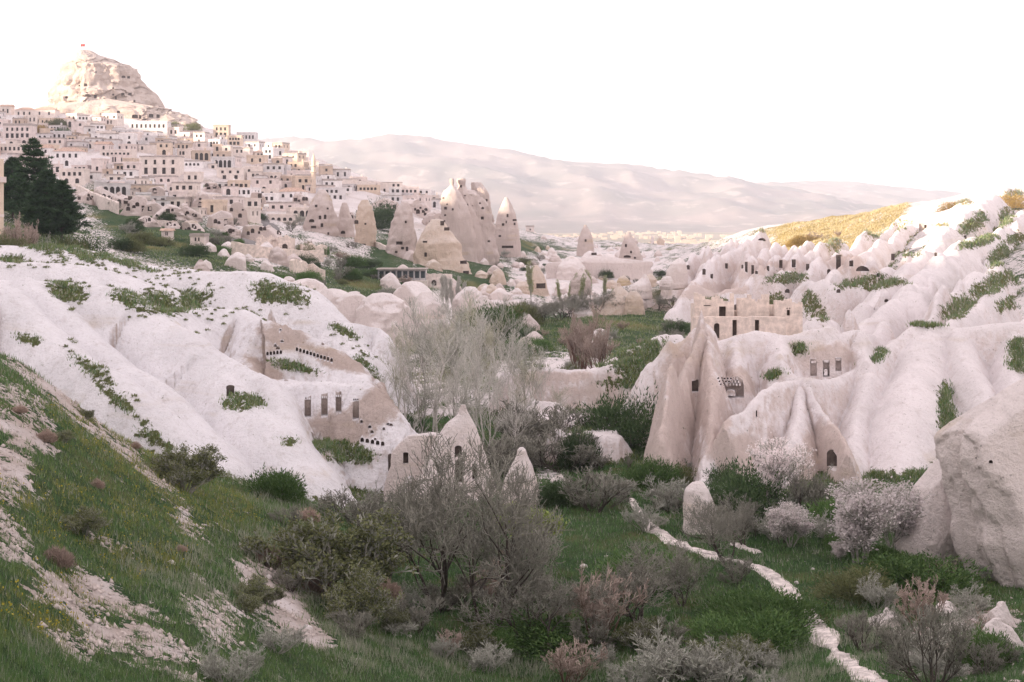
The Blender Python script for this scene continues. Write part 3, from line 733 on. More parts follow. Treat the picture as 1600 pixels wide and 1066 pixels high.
# banded scarp and humps in the middle of the valley
RM = [
 ([(790,580,150),(850,574,150),(910,578,151),(960,570,153),(990,560,156)], 2.6, 0.8, 0.12),
 ([(842,606,130),(870,590,130),(905,583,130),(940,596,130)], 1.9, 1.2, 0.08),
 ([(930,575,158),(985,545,164),(1030,524,170),(1060,522,172)], 1.5, 1.0, 0.14),
 ([(880,655,121),(905,634,122),(930,632,122),(948,655,120)], 1.9, 1.0, 0.10),
 ([(1000,610,134),(1015,590,137),(1035,575,140)], 1.4, 0.8, 0.12),
 ([(800,640,140),(830,625,141),(862,620,141)], 1.6, 0.8, 0.12),
]
scarp = patch("scarp", RM, 760, 1090, 112, 180, 260, 260, cuts=[((845,0,128.5),(945,0,128.5),(890,630,129),7.0,0.4),((800,0,148.5),(985,0,150.5),(890,612,149),8.0,0.5)],
  grass=[(1000,560,60,26,-30),(960,600,40,10,0),(870,570,90,5,0),(905,690,20,30,0),(1010,590,30,14,-30)], disp=0.35, dscale=0.5, rill=0.3, mul=(1.2, 0.8, 1.4), mat='tuff_pink', raw=[(900,612,60,14,0),(880,590,90,10,0)])
tag(scarp, "banded cream scarp with pale humps between the thicket and the cliff", "rock")
# hewn doors, windows and pigeon holes
_ops = [(481,634,10,34,0,0.55,False),(507,632,10,34,0,0.55,False),(529,628,9,30,0,0.5,False),(556,636,10,36,0,0.5,False)]
for cx, cy in ((481,623),(507,621),(529,619),(556,625)): _ops += [(cx - 3 + 3 * i, cy, 2.0, 3, 0, 1.2) for i in range(3)]
_ops += [(418 + 5.2 * i, 553 - 0.6 * i, 3.6, 6, 1, 0.9) for i in range(5)] + [(464 + 5.4 * i, 546 + 1.7 * i, 3.8, 6, 1, 0.9) for i in range(11)]
_ops += [(566 + 8 * i, 688 + 1.5 * i, 5.5, 7, 1, 0.7) for i in range(5)] + [(611, 725, 9, 26, 0.6, 2.0)]
_rp = random.Random(8)
_ops += [(_rp.uniform(392,455), _rp.uniform(585,655), _rp.uniform(3,8), _rp.uniform(3,8), 0.9, _rp.uniform(0.3,0.8), False) for _ in range(12)] + [(_rp.uniform(560,612), _rp.uniform(655,700), _rp.uniform(3,8), _rp.uniform(3,7), 0.8, _rp.uniform(0.3,0.7), False) for _ in range(7)] + [(_rp.uniform(430,560), _rp.uniform(515,545), _rp.uniform(3,7), _rp.uniform(2,5), 0.9, 0.4, False) for _ in range(7)]
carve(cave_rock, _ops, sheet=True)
tag(cave_rock, "pale rock house with hewn doorways and pigeon holes beside the smooth white slope", "rock")
_ops = [(1086,604,10,17,0,2.5),(1140,603,44,34,0.7,0.8,False),(1300,718,15,24,0.8,1.5),(1313,766,8,14,0,1.5),(1303,766,3,5,0,0.8),(1298,768,3,4,0,0.8),(1142,614,14,9,0.5,2.0),
 (1271,575,10,26,0,0.5,False),(1291,576,10,24,0,0.6,False),(1310,570,9,20,0,0.5,False),(1290,582,6,9,0.5,1.8),(1271,566,7,3,0,1.2),(1291,565,7,3,0,1.2),(1310,562,7,3,0,1.2),(1182,647,2,10,0.5,0.8)]
for j in range(3): _ops += [(1122 + 5.0 * i + 2 * j, 592 + 4.6 * j, 2.6, 2.8, 0.4, 1.3) for i in range(7)]
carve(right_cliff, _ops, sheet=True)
tag(right_cliff, "tall folded tuff cliff with dark window and hewn niches above the valley path", "cliff")
carve(left_hill, [(360,612,12,16,0.4,1.6)], sheet=True)
carve(hillside, [(1440,357,8,16,0,1.2,False),(1446,354,4,6,0,2.0),(1348,420,20,8,0.8,2.5),(1310,410,7,22,0,1.0),(1240,412,6,12,0,1.5),(1220,413,5,12,0,1.5),(1166,418,4,16,0,1.0),(1176,422,4,14,0,1.0),(1160,417,3,6,0.5,1.5),(1182,426,4,5,0.5,1.5),(1404,394,4,4,1,1.5),(1155,482,24,12,0.6,2.5),(1196,484,20,9,0.6,2.5),(1190,374,12,4,0.8,2.0)] + [(x_, y_, w_, h_, a_, 1.6) for x_, y_, w_, h_, a_ in [(1100,425,5,9,0.6),(1112,432,4,7,0),(1075,418,5,7,0.7),(1135,416,4,8,0),(1200,420,4,8,0.5),(1262,418,5,10,0),(1295,425,5,8,0.7),(1330,412,6,9,0),(1372,430,5,6,0.8),(1395,402,5,10,0),(1430,372,5,9,0),(1462,398,4,6,0.6),(1385,470,6,5,0.8),(1508,372,4,8,0),(1230,455,7,6,0.7),(1310,455,6,6,0.8)]], sheet=True)
# ------------------------------------------------------------------ chimneys, boulders and the castle rock
def stack(name, d, slices, nring=60, nz=48, rough=0.10, rscale=None, mat="tuff_far", depth=1.0, seed=0.0, parent=None, power=2.0, flute=0.0, chips=0, facet=0.0, chipc=(0.62, 0.9)):
    """a rock given by its outline: rows of (py, left px, right px [, depth shift m])"""
    sl_ = sorted(slices, key=lambda s: -s[0])           # bottom first
    zz = np.array([(HZ - s[0]) / F * d for s in sl_]); cx = np.array([((s[1] + s[2]) / 2 - 800) / F * d for s in sl_]); rx = np.array([(s[2] - s[1]) / 2 / F * d for s in sl_])
    dy = np.array([s[3] if len(s) > 3 else 0.0 for s in sl_])
    t = np.linspace(0, 1, nz); tk = np.linspace(0, 1, len(sl_))
    sm = lambda a: _smooth(np.interp(t, tk, a)[None], nz / len(sl_) * 0.20, 1)[0]
    Zr, Cx, Rx, Dy = sm(zz), sm(cx), sm(rx), sm(dy)
    Zr[0] = zz[0]; 
    base = np.array([cx[0], d, zz[0]])
    an = np.linspace(0, 2 * math.pi, nring, endpoint=False)
    A, T = np.meshgrid(an, np.arange(nz)); ca, sa = np.cos(A), np.sin(A)
    pw = 2.0 / power; ux = np.sign(ca) * np.abs(ca) ** pw; uy = np.sign(sa) * np.abs(sa) ** pw
    RR = Rx[T]; sc = rscale or 1.6 / max(rx.max(), 0.3)
    X = Cx[T] + ux * RR; Y = d + Dy[T] + uy * RR * depth; Z = Zr[T] + 0 * A
    nse = fbm(X * sc + seed, Y * sc, Z * sc * 0.7 + seed, 5)
    fl = flute * ridged(ux * 2.2 + seed, uy * 2.2, Z * sc * 0.12, 3) if flute else 0
    if facet: nse = nse + facet * np.round(2.2 * perlin(X * sc * 0.8 + seed, Y * sc * 0.8, Z * sc * 0.5 + 5)) / 2.2
    k = 1 + rough * nse * 2.0 + fl + 0.7 * rough * (ridged(X * sc * 2.4 + seed, Y * sc * 2.4, Z * sc * 1.1, 3) - 0.3) + 0.45 * rough * perlin(Z * sc * 2.6 + seed + 0.5 * nse, X * sc * 0.15)
    if chips:
        cr_ = np.random.RandomState(int(seed * 10) + 3); zn = (Z - Z.min()) / max(1e-6, Z.max() - Z.min()) * 2 - 1; zc_ = zn * 0.8
        rn = RR / RR.max()
        for _ in range(chips):
            n_ = cr_.normal(size=3); n_[2] = abs(n_[2]) * 0.7; n_ /= np.linalg.norm(n_); c_ = cr_.uniform(*chipc)
            dn = n_[0] * ux * rn + n_[1] * uy * rn + n_[2] * zc_
            hr = n_[0] * ux + n_[1] * uy
            lim = np.where(hr > 0.05, (c_ - n_[2] * zc_) / np.maximum(hr * rn, 1e-3), 9.0); k = np.where(hr > 0.05, np.minimum(k, np.clip(lim, 0.25, 9)), k)
    X = Cx[T] + ux * RR * k; Y = d + Dy[T] + uy * RR * depth * k
    Z = Z + rough * 0.6 * RR * fbm(X * sc + 9, Y * sc, Z * sc, 3) * (T > 0)
    V = np.stack([X, Y, Z], -1).reshape(-1, 3) - base
    i = np.arange(nz - 1)[:, None] * nring; j = np.arange(nring)[None, :]; j1 = (j + 1) % nring
    q = np.stack([i + j, i + j1, i + nring + j1, i + nring + j], -1).reshape(-1, 4)
    n0 = len(V); V = np.vstack([V, [[0, 0, -0.5]], V[(nz - 1) * nring:].mean(0, keepdims=True) + [[0, 0, 0.15 * Rx[-1]]]])
    faces = [tuple(f) for f in q] + [(n0, (a + 1) % nring, a) for a in range(nring)] + [(n0 + 1, (nz - 1) * nring + a, (nz - 1) * nring + (a + 1) % nring) for a in range(nring)]
    o = mesh_obj(name, V, faces, MATS[mat], parent, smooth=True, sharp=60)
    o.location = base if parent is None else base - np.array(parent.location)
    return o

ORD_ = ["first","second","third","fourth","fifth","sixth","seventh","eighth","ninth","tenth","eleventh","twelfth","thirteenth","fourteenth","fifteenth","sixteenth","seventeenth","eighteenth","nineteenth","twentieth","twenty-first","twenty-second","twenty-third","twenty-fourth","twenty-fifth","twenty-sixth","twenty-seventh","twenty-eighth"]
def sink(sl, extra=14): 
    """carry the lowest outline a little into the ground"""
    b = max(sl, key=lambda s: s[0]); return list(sl) + [(b[0] + extra, b[1] - 1, b[2] + 1) + tuple(b[3:])]

CH = "fairy chimneys below the town"
def chim(d, sl, label, ops, mat="tuff_far", seed=0, rough=0.13, cat="rock", name="fairy_chimney", group=CH, **kw):
    o = stack(name, d, sink(sl), seed=seed, rough=rough, mat=mat, **kw)
    if ops: carve(o, ops, smooth_angle=55)
    tag(o, label, cat, group); return o
random.seed(3)
def holes(cx, y0, y1, hw, n, s=3.0, rs=random.Random(11)):
    return [(cx + rs.uniform(-hw, hw), rs.uniform(y0, y1), rs.uniform(0.7, 1.5) * s, rs.uniform(0.8, 1.6) * s, rs.choice([0, 0, 0.8]), 1.4) for _ in range(n)]

chim(430, [(296,499,507),(303,494,513),(318,487,519),(335,481,523),(355,477,526),(375,478,528),(396,480,530)], "broad grey-brown chimney of rock nearest the minaret, full of small caves",
     [(500,340,4,6,0.5),(508,339,4,7,0.5),(503,352,4,6,0.5),(490,355,8,4,0),(513,365,3,4,0),(494,322,4,4,0),(512,326,3,3,0),(487,345,8,5,0.5)], seed=1.0, flute=0.08)
chim(442, [(316,535,541),(328,531,546),(345,527,551),(368,524,554),(392,526,557)], "narrow pale chimney second in line right of the minaret", [(536,363,7,5,0.8),(539,376,7,7,0.6)], seed=2.0)
chim(424, [(312,566,574),(324,560,580),(342,556,585),(366,556,587),(394,558,586)], "yellowish split chimney beside the dark green gully", [(567,384,9,6,0),(571,350,3,3,0),(557,347,6,6,0.5)], mat="tuff_ochre", seed=3.0, flute=0.10)
chim(408, [(315,628,637),(328,619,643),(348,612,647),(378,606,650),(408,603,654)], "tall smooth leaning chimney just right of the dark green gully", [(634,347,3,4,0),(624,380,10,5,0),(629,388,5,4,0),(636,389,4,7,0.5),(636,397,4,5,0),(619,394,4,3,0)], seed=4.0)
chim(392, [(342,676,690),(360,662,704),(382,652,716),(408,646,724),(428,645,738),(450,655,754)], "wide pale chimney with yellow foot in front of the rock castle",
     [(691,349,6,7,0),(698,358,8,5,0),(664,378,7,3,0),(665,398,4,7,0.5),(680,411,10,5,0.5),(670,411,3,4,0),(724,410,10,5,0),(728,426,9,5,0),(732,441,10,8,0),(720,444,8,6,0),(718,432,5,4,0)], mat="tuff_ochre", seed=5.0, depth=0.8, flute=0.07)
# rock castle of three spires
rc = empty("rock_castle", P(728, 400, 470)); tag(rc, "ruined castle-like rock with three eroded spires behind the chimneys", "rock", CH)
_rcb = stack("rock_body", 472, sink([(297,694,742),(306,692,752),(325,690,764),(360,688,770),(405,686,774)]), seed=5.9, rough=0.12, parent=rc, facet=0.8, depth=0.5, nring=110)
carve(_rcb, holes(730,310,390,34,14), smooth_angle=55)
for i, sl in enumerate(([(279,703,709),(284,702,710),(290,704,709),(300,692,718),(330,690,735),(370,692,745),(410,690,750)], [(279,714,727),(283,713,728),(290,716,727),(310,712,738),(350,708,752),(410,706,760)], [(285,737,752),(290,736,756),(300,737,762),(325,738,768),(360,738,770),(400,736,772)])):
    b = stack("rock_spire", 468 + 3 * i, sink(sl), seed=6.0 + i, rough=0.10, parent=rc, facet=0.5)
    carve(b, [holes(702,300,365,10,7), holes(722,288,380,12,16), holes(752,305,385,12,12)][i], smooth_angle=55)
chim(520, [(308,789,793),(318,784,799),(335,777,806),(355,773,810),(375,772,813),(392,772,814)], "sharp pointed cone with a few square windows right of the rock castle",
     [(793,337,3,5,0),(786,351,4,4,0),(791,347,2,4,0),(804,344,6,3,0),(804,350,3,4,0),(781,369,4,3,0),(793,386,18,4,0)], seed=9.0, rough=0.06)
chim(560, [(351,913,916),(360,909,921),(372,904,926),(386,902,928)], "small lone pointed cone standing high at the plateau edge", [(915,376,3,4,0)], seed=10.0, rough=0.05)
chim(470, [(363,979,984),(372,975,989),(388,970,998),(405,968,1004),(424,967,1006)], "cone with hollowed rooms in its flank at the far end of the plateau", [(978,384,3,5,0),(980,401,11,4,0.3),(988,411,9,4,0.4),(974,412,4,4,0),(986,394,3,4,0.5),(992,403,3,3,0)], seed=11.0, rough=0.07)
chim(335, [(414,834,840),(425,828,847),(440,823,853),(455,821,856),(468,818,862)], "ochre cone with a square-cut hollow under its brow", [(845,447,14,8,0,1.5)], mat="tuff_ochre", seed=12.0, rough=0.07)
chim(330, [(440,812,822),(448,805,828),(462,802,830)], "ochre hump leaning against the hollowed cone", [], mat="tuff_ochre", seed=12.5, rough=0.08)
BH = "cones and beehive rocks in the middle distance"
def cone(d, cx, top, bot, hw, label, mat="tuff_rock", seed=0.0, sharp=0.5, rough=0.08, ops=(), ban=None):
    h = bot - top; sl = [(top, cx - hw * 0.08, cx + hw * 0.08), (top + 0.12 * h, cx - hw * 0.28 * (1.6 - sharp), cx + hw * 0.28 * (1.6 - sharp)), (top + 0.4 * h, cx - hw * 0.66, cx + hw * 0.66), (top + 0.7 * h, cx - hw * 0.92, cx + hw * 0.92), (bot, cx - hw, cx + hw)]
    return chim(d, sl, label, list(ops), mat=mat, seed=seed, rough=rough, cat="rock", name="tuff_cone", group=BH)
cone(300, 908, 419, 446, 16, "grey cone with a dark foot above the poplars", "tuff_far", 20, 0.9)
chim(285, [(442,965,969),(448,963,971),(455,957,980),(470,944,993),(490,930,998)], "striped beehive rock with a small knob on top", [], mat="tuff_ochre", seed=21, name="tuff_cone", group=BH, rough=0.07)
chim(280, [(455,985,995),(465,978,1003),(480,976,1006),(490,976,1007)], "rounded ochre-banded hump right of the knobbed beehive rock", [], mat="tuff_ochre", seed=22, name="tuff_cone", group=BH, rough=0.07)
chim(300, [(428,1006,1009),(436,1001,1014),(445,988,1017),(452,984,1018)], "smooth white hooded cone with a fine tip", [], mat="tuff_rock", seed=23, name="tuff_cone", group=BH, rough=0.05)
chim(298, [(432,1038,1048),(438,1032,1051),(448,1030,1052),(453,1033,1050)], "angular pink boulder next to the hooded white cone", [], mat="tuff_rock", seed=24, name="tuff_cone", group=BH, rough=0.10)
chim(320, [(404,1058,1066),(412,1048,1072),(424,1042,1074),(436,1040,1074)], "plump white dome at the foot of the eastern hillside", [], mat="tuff_rock", seed=25, name="tuff_cone", group=BH, rough=0.05)
cone(262, 908, 468, 498, 20, "pink cone behind the orchard trees", "tuff_rock", 26, 0.8)
cone(266, 886, 474, 500, 18, "low rounded pink hump left of the pink orchard cone", "tuff_rock", 27, 0.2)
cone(270, 818, 483, 505, 9, "small pale cone next to the round green orchard tree", "tuff_rock", 28, 0.9)
cone(320, 858, 462, 490, 12, "slim white cone between ochre rock and poplars", "tuff_rock", 29, 0.7)
cone(330, 800, 455, 486, 22, "brown lumpy rock left of the poplar with a hollow at its foot", "tuff_far", 30, 0.3, 0.12)
cone(345, 770, 450, 474, 22, "white lumpy boulder with dark pits below the yellow-footed chimney", "tuff_rock", 31, 0.1, 0.14)
cone(430, 893, 400, 424, 22, "white hump overhanging the low cliff, left of three", "tuff_rock", 32, 0.2)
cone(440, 922, 392, 420, 20, "white hump with a pair of dark square openings", "tuff_rock", 33, 0.3, ops=[(928,397,8,4,0),(936,397,7,4,0)])
cone(440, 950, 396, 420, 22, "white hump overhanging the low cliff, right of three", "tuff_rock", 34, 0.2)
# low scarp those humps stand on
chim(436, [(410,862,1002),(416,858,1004),(426,862,1002),(440,862,1002)], "long low undercut white scarp above a green terrace", [(880,430,5,4,0),(905,432,8,3,0)], mat="tuff_rock", seed=40, depth=0.10, rough=0.10, flute=0.12, facet=0.7, nring=160, name="scarp", group=BH)
# white rounded lumps west of the thicket
LB = "white rounded lumps west of the thicket"
lumps = [(480,436,478,38,215,"white crumpled lump nearest the grassy hump"),(520,452,488,40,205,"white creased lump with a green tuft on it"),(560,456,500,36,200,"pale ribbed lump, third from the grassy hump"),(600,458,520,42,196,"largest ribbed white lump facing the thicket"),(645,440,500,38,232,"pink-buff smooth lump behind the ribbed ones"),(668,455,505,28,215,"narrow white lump next to the grey poplars"),(735,448,498,26,240,"leaning white lump right of the grey poplars"),(760,462,512,26,236,"white lump above the green gully"),(452,432,455,14,240,"egg-shaped white boulder left of the white lumps"),(475,440,462,18,235,"small split boulder by the egg-shaped one")]
for i, (cx, top, bot, hw, d, lab) in enumerate(lumps):
    sl = [(top, cx - hw * 0.3, cx + hw * 0.25), (top + (bot - top) * 0.2, cx - hw * 0.72, cx + hw * 0.66), (top + (bot - top) * 0.5, cx - hw * 0.95, cx + hw * 0.95), (bot, cx - hw * 1.05, cx + hw * 1.1), (bot + 20, cx - hw, cx + hw)]
    o = stack("tuff_boulder", d, sl, seed=50 + i * 1.7, rough=0.15, chips=5, facet=0.4, mat="tuff_rock", flute=0.16 if i in (1, 2, 3) else 0.04, depth=0.8); tag(o, lab, "rock", LB)

# the castle rock over the town
crk = stack("castle_rock", 905, [(79,117,141),(83,113,150),(88,111,158),(91,110,168),(97,107,180),(101,98,192),(104,96,202),(112,94,208),(125,90,212),(138,84,218),(150,79,231),(162,74,243),(172,70,248),(190,66,256)], nring=210, nz=140, rough=0.085, rscale=0.11, mat="castle_rock", depth=0.8, seed=70, facet=1.0, flute=0.10, power=1.4, chips=9, chipc=(0.80, 0.98))
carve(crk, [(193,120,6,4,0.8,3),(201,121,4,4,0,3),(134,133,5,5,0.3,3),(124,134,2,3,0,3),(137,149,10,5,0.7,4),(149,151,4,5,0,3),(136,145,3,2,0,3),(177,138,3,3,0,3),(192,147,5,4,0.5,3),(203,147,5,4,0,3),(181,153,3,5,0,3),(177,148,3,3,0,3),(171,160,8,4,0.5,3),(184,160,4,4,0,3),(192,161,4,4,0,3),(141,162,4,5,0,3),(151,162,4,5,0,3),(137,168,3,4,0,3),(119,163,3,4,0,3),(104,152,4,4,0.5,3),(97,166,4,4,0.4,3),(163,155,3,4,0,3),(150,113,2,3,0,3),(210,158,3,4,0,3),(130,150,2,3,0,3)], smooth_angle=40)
tag(crk, "huge cave-riddled castle rock crowning the town, lit gold on its west face", "rock")
sh = stack("rock_shelf", 880, [(168,60,262),(174,52,275),(184,50,292),(196,50,312),(212,50,330)], nring=200, nz=40, rough=0.08, rscale=0.12, mat="castle_rock", depth=0.35, seed=75, facet=0.8)
carve(sh, [(211,182,9,6,0.3,3),(219,183,4,6,0,3),(236,181,7,6,0.4,3),(247,182,5,6,0.3,3),(185,175,5,4,0.5,3),(160,178,6,4,0.5,3),(225,188,6,3,0,3)], smooth_angle=45)
tag(sh, "rocky shelf with cave mouths at the foot of the castle rock", "rock")

# near boulders east of the path
E = stack("boulder", 80, [(560,1640,1860),(592,1596,1870),(622,1556,1880),(655,1514,1890),(690,1488,1895),(725,1490,1895),(765,1500,1890),(800,1508,1885),(835,1503,1880),(880,1520,1870),(925,1545,1860),(960,1556,1850)], nring=170, nz=120, rough=0.05, rscale=0.30, mat="tuff_pink_rock", depth=0.55, seed=80, flute=0.13, facet=0.5, chips=7)
carve(E, [(1548,722,6,6,1,0.6),(1525,716,2,3,1,0.4)], smooth_angle=50)
tag(E, "giant smooth pinkish boulder bulging in from the edge beside the valley", "boulder")
o = stack("boulder", 84, [(700,1488,1512),(722,1462,1516),(750,1440,1520),(785,1420,1516),(820,1406,1512),(850,1400,1500),(880,1410,1490)], nring=140, nz=90, rough=0.07, rscale=0.4, mat="tuff_pink_rock", depth=0.9, seed=84, flute=0.08, facet=0.6, chips=8); tag(o, "split lower boulder tucked under the giant smooth boulder", "boulder")
for (cx, top, bot, hw, d, sd, lab) in [(1095,752,836,36,92,90,"upright slab-like boulder behind a bare tree beside the path"),(1390,950,998,34,68,91,"pale boulder lying in brambles right of the path"),(1566,966,1050,38,60,92,"tall white boulder at the lower edge by the slope"),(1462,1028,1066,26,61,93,"low boulder near the lower edge, left of the tall white one"),(1610,980,1050,18,58,94,"boulder cut by the picture edge beside the tall white one"),(1490,1010,1030,16,63,95,"flat stone above the low boulder"),(1480,940,955,24,70,96,"pale flat slab on the grass below the giant boulder"),(880,742,772,22,110,97,"pale slab leaning out of the grass right of the small chimney"),(1025,765,775,16,104,98,"low flat rock behind the blossoming tree"),(1565,940,975,26,66,99,"broken ledge just above the tall white boulder")]:
    h = bot - top; sl = [(top, cx - hw * 0.35, cx + hw * 0.1), (top + h * 0.12, cx - hw * 0.72, cx + hw * 0.4), (top + h * 0.4, cx - hw, cx + hw * 0.9), (top + h * 0.75, cx - hw * 0.95, cx + hw), (bot, cx - hw * 0.9, cx + hw * 0.9), (bot + 10, cx - hw * 0.9, cx + hw * 0.9)]
    o = stack("boulder", d, sl, nring=64, nz=40, seed=sd, rough=0.07, mat="tuff_pink_rock", facet=0.5, chips=12, chipc=(0.5, 0.85), power=2.8); tag(o, lab, "boulder")
# twin cones by the thicket
tw = stack("tuff_cone", 106, [(632,721,727),(640,718,729),(648,715,733),(665,694,742),(690,680,752),(720,664,763),(750,650,772),(780,640,782),(800,635,790)], nring=140, nz=110, seed=101, rough=0.07, rscale=0.35, mat="tuff_rock", depth=0.75, facet=0.3)
carve(tw, [(742,738,8,24,0.5,2.5),(717,735,12,40,0.5,1.2),(716,708,11,22,0.6,1.8)], smooth_angle=50); tag(tw, "white cone with a knob tip and two dark doorways below the thicket", "rock")
sd_ = stack("rock_saddle", 107, [(680,640,712),(690,625,716),(705,612,720),(740,606,730),(790,600,740)], nring=120, nz=60, seed=104, rough=0.06, rscale=0.3, mat="tuff_rock", depth=0.16)
carve(sd_, [(634,716,8,18,0.3,1.2)], smooth_angle=50); tag(sd_, "smooth white rock saddle joining the rock house and the knobbed cone", "rock")
ch = stack("fairy_chimney", 100, [(699,812,818),(703,808,822),(711,807,824),(720,803,828),(740,793,836),(765,783,843),(785,780,844),(808,784,838)], nring=110, nz=80, seed=106, rough=0.07, rscale=0.6, mat="tuff_rock"); tag(ch, "small round chimney with a white cap stone beside the knobbed cone", "rock")

rq = random.Random(77); nq = 0
for (xa, xb, ya, yb, cnt, where) in [(745,870,398,470,26,"below the pointed cone"),(870,1040,430,482,26,"behind the orchard crest"),(830,1040,372,410,24,"on the plateau behind the scarp"),(800,960,520,560,8,"on the grassy orchard slope"),(700,800,440,490,12,"above the thicket's far end"),(560,700,405,450,8,"around the terrace building"),(300,470,385,430,14,"on the bank above the white slope"),(1040,1120,430,470,6,"at the eastern hill's foot")]:
    for j in range(cnt):
        px = rq.uniform(xa, xb); py = rq.uniform(ya, yb); d = d_at(px, py, 180, 800); hw = rq.uniform(6, 17) * 330 / max(d, 250); h = hw * rq.uniform(0.7, 1.7)
        sl = [(py - h, px - hw*0.12, px + hw*0.1), (py - h*0.8, px - hw*0.5, px + hw*0.42), (py - h*0.45, px - hw*0.85, px + hw*0.8), (py, px - hw, px + hw), (py + 10, px - hw, px + hw)]
        o = stack("tuff_boulder", d, sl, nring=36, nz=22, seed=200 + nq * 1.3, rough=0.16, chips=5, facet=0.4, mat=rq.choice(["tuff_rock", "tuff_rock", "tuff_ochre", "tuff_far"]), flute=0.06); nq += 1
        tag(o, f"{'pointed' if h > 1.2*hw else 'low'} pale rock {where}, {ORD_[j]} of that scatter", "rock", "scattered tuff rocks in the middle distance")
# ------------------------------------------------------------------ the town
ORD = ["first","second","third","fourth","fifth","sixth","seventh","eighth","ninth","tenth","eleventh","twelfth","thirteenth","fourteenth","fifteenth","sixteenth","seventeenth","eighteenth","nineteenth","twentieth","twenty-first","twenty-second","twenty-third","twenty-fourth","twenty-fifth","twenty-sixth","twenty-seventh","twenty-eighth","twenty-ninth","thirtieth"]
NUM = ["no","one","two","three","four","five","six","seven","eight","nine","ten","eleven","twelve","thirteen","fourteen","fifteen","sixteen","seventeen","eighteen","nineteen"]
def facade(mb, o, u, w, h, ops, dep=0.3, top=None):
    """wall in the plane o + a*u + b*z with real openings (a0,a1,b0,b1,arch); u is the wall's run, outward is u x z"""
    o = Vector(o); u = Vector(u); z = Vector((0, 0, 1)); n = u.cross(z)
    pt = lambda a, b, k=0.0: o + u * a + z * b - n * k
    xs = sorted({0.0, w} | {v for q in ops for v in q[:2]}); zs = sorted({0.0, h} | {v for q in ops for v in q[2:4]})
    for x0, x1 in zip(xs[:-1], xs[1:]):
        z0 = None
        for b0, b1 in zip(zs[:-1], zs[1:]):
            ins = any(q[0] - 1e-6 <= x0 and x1 <= q[1] + 1e-6 and q[2] - 1e-6 <= b0 and b1 <= q[3] + 1e-6 for q in ops)
            if not ins: mb.add([pt(x0, b0), pt(x1, b0), pt(x1, b1), pt(x0, b1)], [(0, 1, 2, 3)])
    for a0, a1, b0, b1, ar in ops:
        for (p, q) in (((a0, b0), (a1, b0)), ((a1, b0), (a1, b1)), ((a1, b1), (a0, b1)), ((a0, b1), (a0, b0))):
            mb.add([pt(*p), pt(*p, dep), pt(*q, dep), pt(*q)], [(0, 1, 2, 3)])
        if ar:
            r = (a1 - a0) / 2; c = (a0 + a1) / 2; n_ = 5
            for s in (-1, 1):
                pl = [pt(c + s * r, b1)] + [pt(c + s * r * math.cos(math.pi / 2 * i / n_), b1 - r + r * math.sin(math.pi / 2 * i / n_)) for i in range(n_ + 1)]
                mb.add(pl, [tuple(range(len(pl))) if s < 0 else tuple(range(len(pl)))[::-1]])

_pane_cache = {}
def pane_mesh(kind):
    if kind not in _pane_cache:
        m = MB().box(-0.5, 0.5, 0, 0.06, 0, 1); me_o = m.build("pane_src", MATS[kind]); _pane_cache[kind] = me_o.data; bpy.data.objects.remove(me_o)
    return _pane_cache[kind]
def add_pane(parent, x, y, z, w, h, rz=0.0, name="window", kind="pane"):
    o = bpy.data.objects.new(name, pane_mesh(kind)); COL.objects.link(o); o.parent = parent; o.location = (x, y, z); o.scale = (w, 1, h); o.rotation_euler = (0, 0, rz); return o

